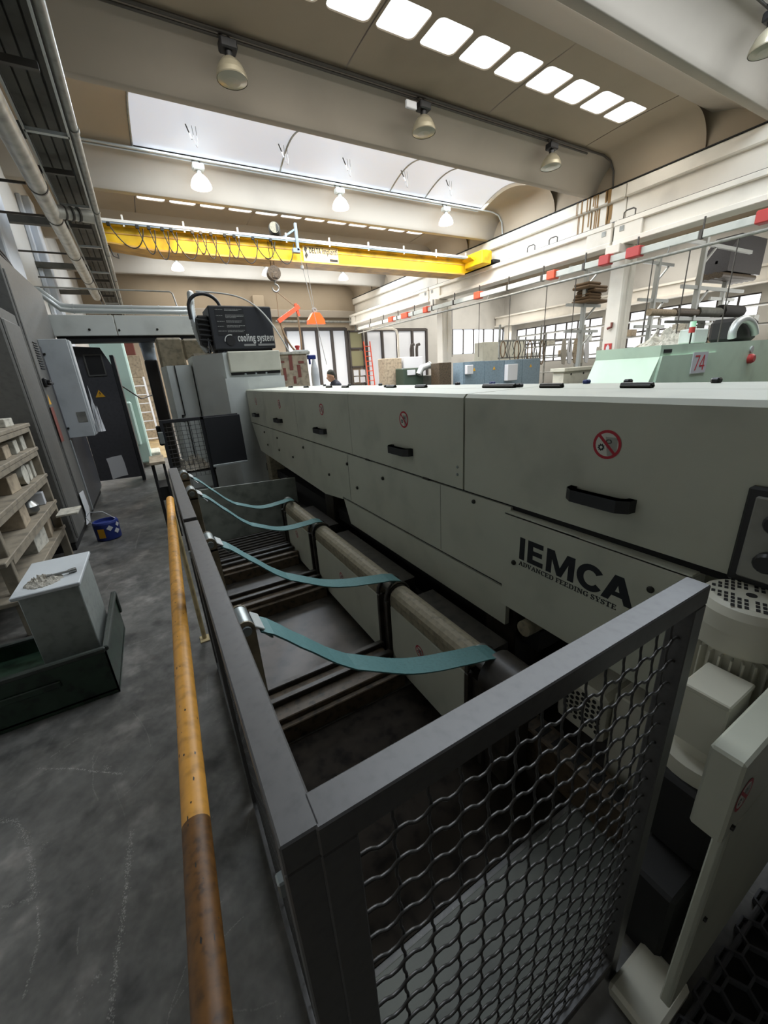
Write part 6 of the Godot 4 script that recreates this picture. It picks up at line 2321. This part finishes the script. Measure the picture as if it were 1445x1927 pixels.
	m = Mb.new()
	m.span(P(-0.35, 0.12, 10.2), P(0.0, 0.28, 10.9), 0.02)
	m.span(P(-0.35, 0.0, 10.25), P(0.0, 0.12, 10.8))
	tag(obj("pallet_box", m, M.carton_white), "low pale box on the floor in the aisle gap", "box")
	m = Mb.new()
	m.tube([P(-0.65, 2.3, 8.6), P(-0.4, 1.75, 8.9), P(-0.1, 1.45, 9.2), P(0.1, 1.5, 9.3)], 0.012, 6)
	tag(obj("hanging_cable", m, M.pipe_dark), "dark cable drooping across the aisle gap", "cable")

# one continuous body from joined limbs, meshed as surface nets
func nets(bones: Array, cell: float, blend: float) -> Mb:
	var lo := Vector3.INF
	var hi := -Vector3.INF
	for b in bones:
		var r := maxf(b[2], b[3])
		for p in [b[0], b[1]]:
			lo = lo.min(p - Vector3.ONE * (r + cell * 3))
			hi = hi.max(p + Vector3.ONE * (r + cell * 3))
	var n := Vector3i(((hi - lo) / cell).ceil()) + Vector3i.ONE
	var f := PackedFloat32Array()
	f.resize(n.x * n.y * n.z)
	var at := func(i: int, j: int, k: int) -> int: return (k * n.y + j) * n.x + i
	for k in n.z:
		for j in n.y:
			for i in n.x:
				var p := lo + Vector3(i, j, k) * cell
				var d := 1e3
				for b in bones:
					var ab: Vector3 = b[1] - b[0]
					var t := clampf((p - b[0]).dot(ab) / maxf(ab.length_squared(), 1e-9), 0, 1)
					var e := p.distance_to(b[0] + ab * t) - lerpf(b[2], b[3], t)
					var h := clampf(0.5 + 0.5 * (e - d) / blend, 0, 1)
					d = lerpf(e, d, h) - blend * h * (1 - h)
				f[(k * n.y + j) * n.x + i] = d
	var vert := {}
	var nor := {}
	for k in n.z - 1:
		for j in n.y - 1:
			for i in n.x - 1:
				var c := []
				var s := 0
				for q in 8:
					var v := f[((k + (q >> 2)) * n.y + j + ((q >> 1) & 1)) * n.x + i + (q & 1)]
					c.append(v)
					s += 1 if v < 0 else 0
				if s == 0 or s == 8:
					continue
				var sum := Vector3.ZERO
				var cnt := 0
				for e in [[0, 1], [2, 3], [4, 5], [6, 7], [0, 2], [1, 3], [4, 6], [5, 7], [0, 4], [1, 5], [2, 6], [3, 7]]:
					var a: float = c[e[0]]
					var b2: float = c[e[1]]
					if (a < 0) != (b2 < 0):
						var u := a / (a - b2)
						sum += Vector3(e[0] & 1, (e[0] >> 1) & 1, e[0] >> 2).lerp(Vector3(e[1] & 1, (e[1] >> 1) & 1, e[1] >> 2), u)
						cnt += 1
				vert[Vector3i(i, j, k)] = lo + (Vector3(i, j, k) + sum / cnt) * cell
				nor[Vector3i(i, j, k)] = Vector3(c[1] + c[3] + c[5] + c[7] - c[0] - c[2] - c[4] - c[6], c[2] + c[3] + c[6] + c[7] - c[0] - c[1] - c[4] - c[5], c[4] + c[5] + c[6] + c[7] - c[0] - c[1] - c[2] - c[3]).normalized()
	var m := Mb.new()
	for key in vert:
		var i: int = key.x
		var j: int = key.y
		var k: int = key.z
		var d0 := f[(k * n.y + j) * n.x + i]
		for ax in 3:
			var st: Vector3i = [Vector3i(1, 0, 0), Vector3i(0, 1, 0), Vector3i(0, 0, 1)][ax]
			var u: Vector3i = [Vector3i(0, 1, 0), Vector3i(0, 0, 1), Vector3i(1, 0, 0)][ax]
			var w: Vector3i = [Vector3i(0, 0, 1), Vector3i(1, 0, 0), Vector3i(0, 1, 0)][ax]
			var o: Vector3i = key + st
			var d1 := f[(o.z * n.y + o.y) * n.x + o.x]
			if (d0 < 0) == (d1 < 0):
				continue
			var ks := [key, key - u, key - u - w, key - w]
			if vert.has(ks[1]) and vert.has(ks[2]) and vert.has(ks[3]):
				m.smooth_quad(vert[ks[0]], vert[ks[1]], vert[ks[2]], vert[ks[3]], nor[ks[0]], nor[ks[1]], nor[ks[2]], nor[ks[3]])
	return m

func person() -> void:
	# stands beyond the feeder, side on, head bent to the left over some work
	var o := P(4.2, 0, 9.6)
	var t := thing("person", "person in dark knit cap and dark jacket bent over work beyond the feeder", "person", o)
	var b := func(a: Vector3, c: Vector3, r0: float, r1: float) -> Array: return [o + a, o + c, r0, r1]
	var bones := [
		b.call(Vector3(0.02, 0.95, 0), Vector3(0.0, 1.2, 0), 0.15, 0.15), b.call(Vector3(0, 1.2, 0), Vector3(-0.04, 1.42, 0), 0.15, 0.13),
		b.call(Vector3(-0.04, 1.42, -0.16), Vector3(-0.04, 1.42, 0.16), 0.08, 0.08), b.call(Vector3(-0.06, 1.45, 0), Vector3(-0.12, 1.56, 0), 0.055, 0.05)]
	for s in [-1, 1]:
		bones.append(b.call(Vector3(-0.04, 1.4, 0.19 * s), Vector3(-0.06, 1.12, 0.24 * s), 0.06, 0.048))
		bones.append(b.call(Vector3(-0.06, 1.12, 0.24 * s), Vector3(-0.3, 1.08, 0.16 * s), 0.046, 0.035))
		bones.append(b.call(Vector3(0.02, 0.95, 0.09 * s), Vector3(0.0, 0.5, 0.1 * s), 0.095, 0.062))
		bones.append(b.call(Vector3(0.0, 0.5, 0.1 * s), Vector3(0.03, 0.08, 0.1 * s), 0.06, 0.042))
		bones.append(b.call(Vector3(0.04, 0.05, 0.1 * s), Vector3(-0.14, 0.04, 0.11 * s), 0.045, 0.035))
	var body := obj("clothed_body", nets(bones, 0.03, 0.05), M.jacket, t)
	var hd := []
	hd.append(b.call(Vector3(-0.15, 1.66, 0), Vector3(-0.13, 1.6, 0), 0.092, 0.075))
	hd.append(b.call(Vector3(-0.2, 1.58, 0), Vector3(-0.17, 1.55, 0), 0.045, 0.045))
	hd.append(b.call(Vector3(-0.245, 1.62, 0), Vector3(-0.255, 1.6, 0), 0.014, 0.017))
	hd.append(b.call(Vector3(-0.12, 1.63, -0.09), Vector3(-0.12, 1.6, -0.09), 0.02, 0.016))
	hd.append(b.call(Vector3(-0.12, 1.63, 0.09), Vector3(-0.12, 1.6, 0.09), 0.02, 0.016))
	hd.append(b.call(Vector3(-0.12, 1.58, 0), Vector3(-0.08, 1.48, 0), 0.055, 0.055))
	obj("head", nets(hd, 0.011, 0.02), M.skin, t)
	var cap := []
	cap.append(b.call(Vector3(-0.14, 1.70, 0), Vector3(-0.11, 1.66, 0), 0.098, 0.092))
	obj("knit_cap", nets(cap, 0.014, 0.02), M.hat, t)
	for s in [-1, 1]:
		var hand := [b.call(Vector3(-0.3, 1.08, 0.16 * s), Vector3(-0.37, 1.06, 0.14 * s), 0.032, 0.035)]
		for k in 4:
			hand.append(b.call(Vector3(-0.38, 1.065, (0.115 + 0.018 * k) * s), Vector3(-0.45, 1.04 - 0.004 * k, (0.115 + 0.018 * k) * s), 0.0095, 0.008))
		hand.append(b.call(Vector3(-0.35, 1.06, 0.11 * s), Vector3(-0.4, 1.03, 0.085 * s), 0.011, 0.009))
		obj("hand", nets(hand, 0.006, 0.008), M.skin, t)
	bx("work_stand", "grey work stand in front of the person beyond the feeder", "stand", P(3.5, 0, 9.3), P(3.85, 1.02, 9.9), "machine_grey", 0.02)
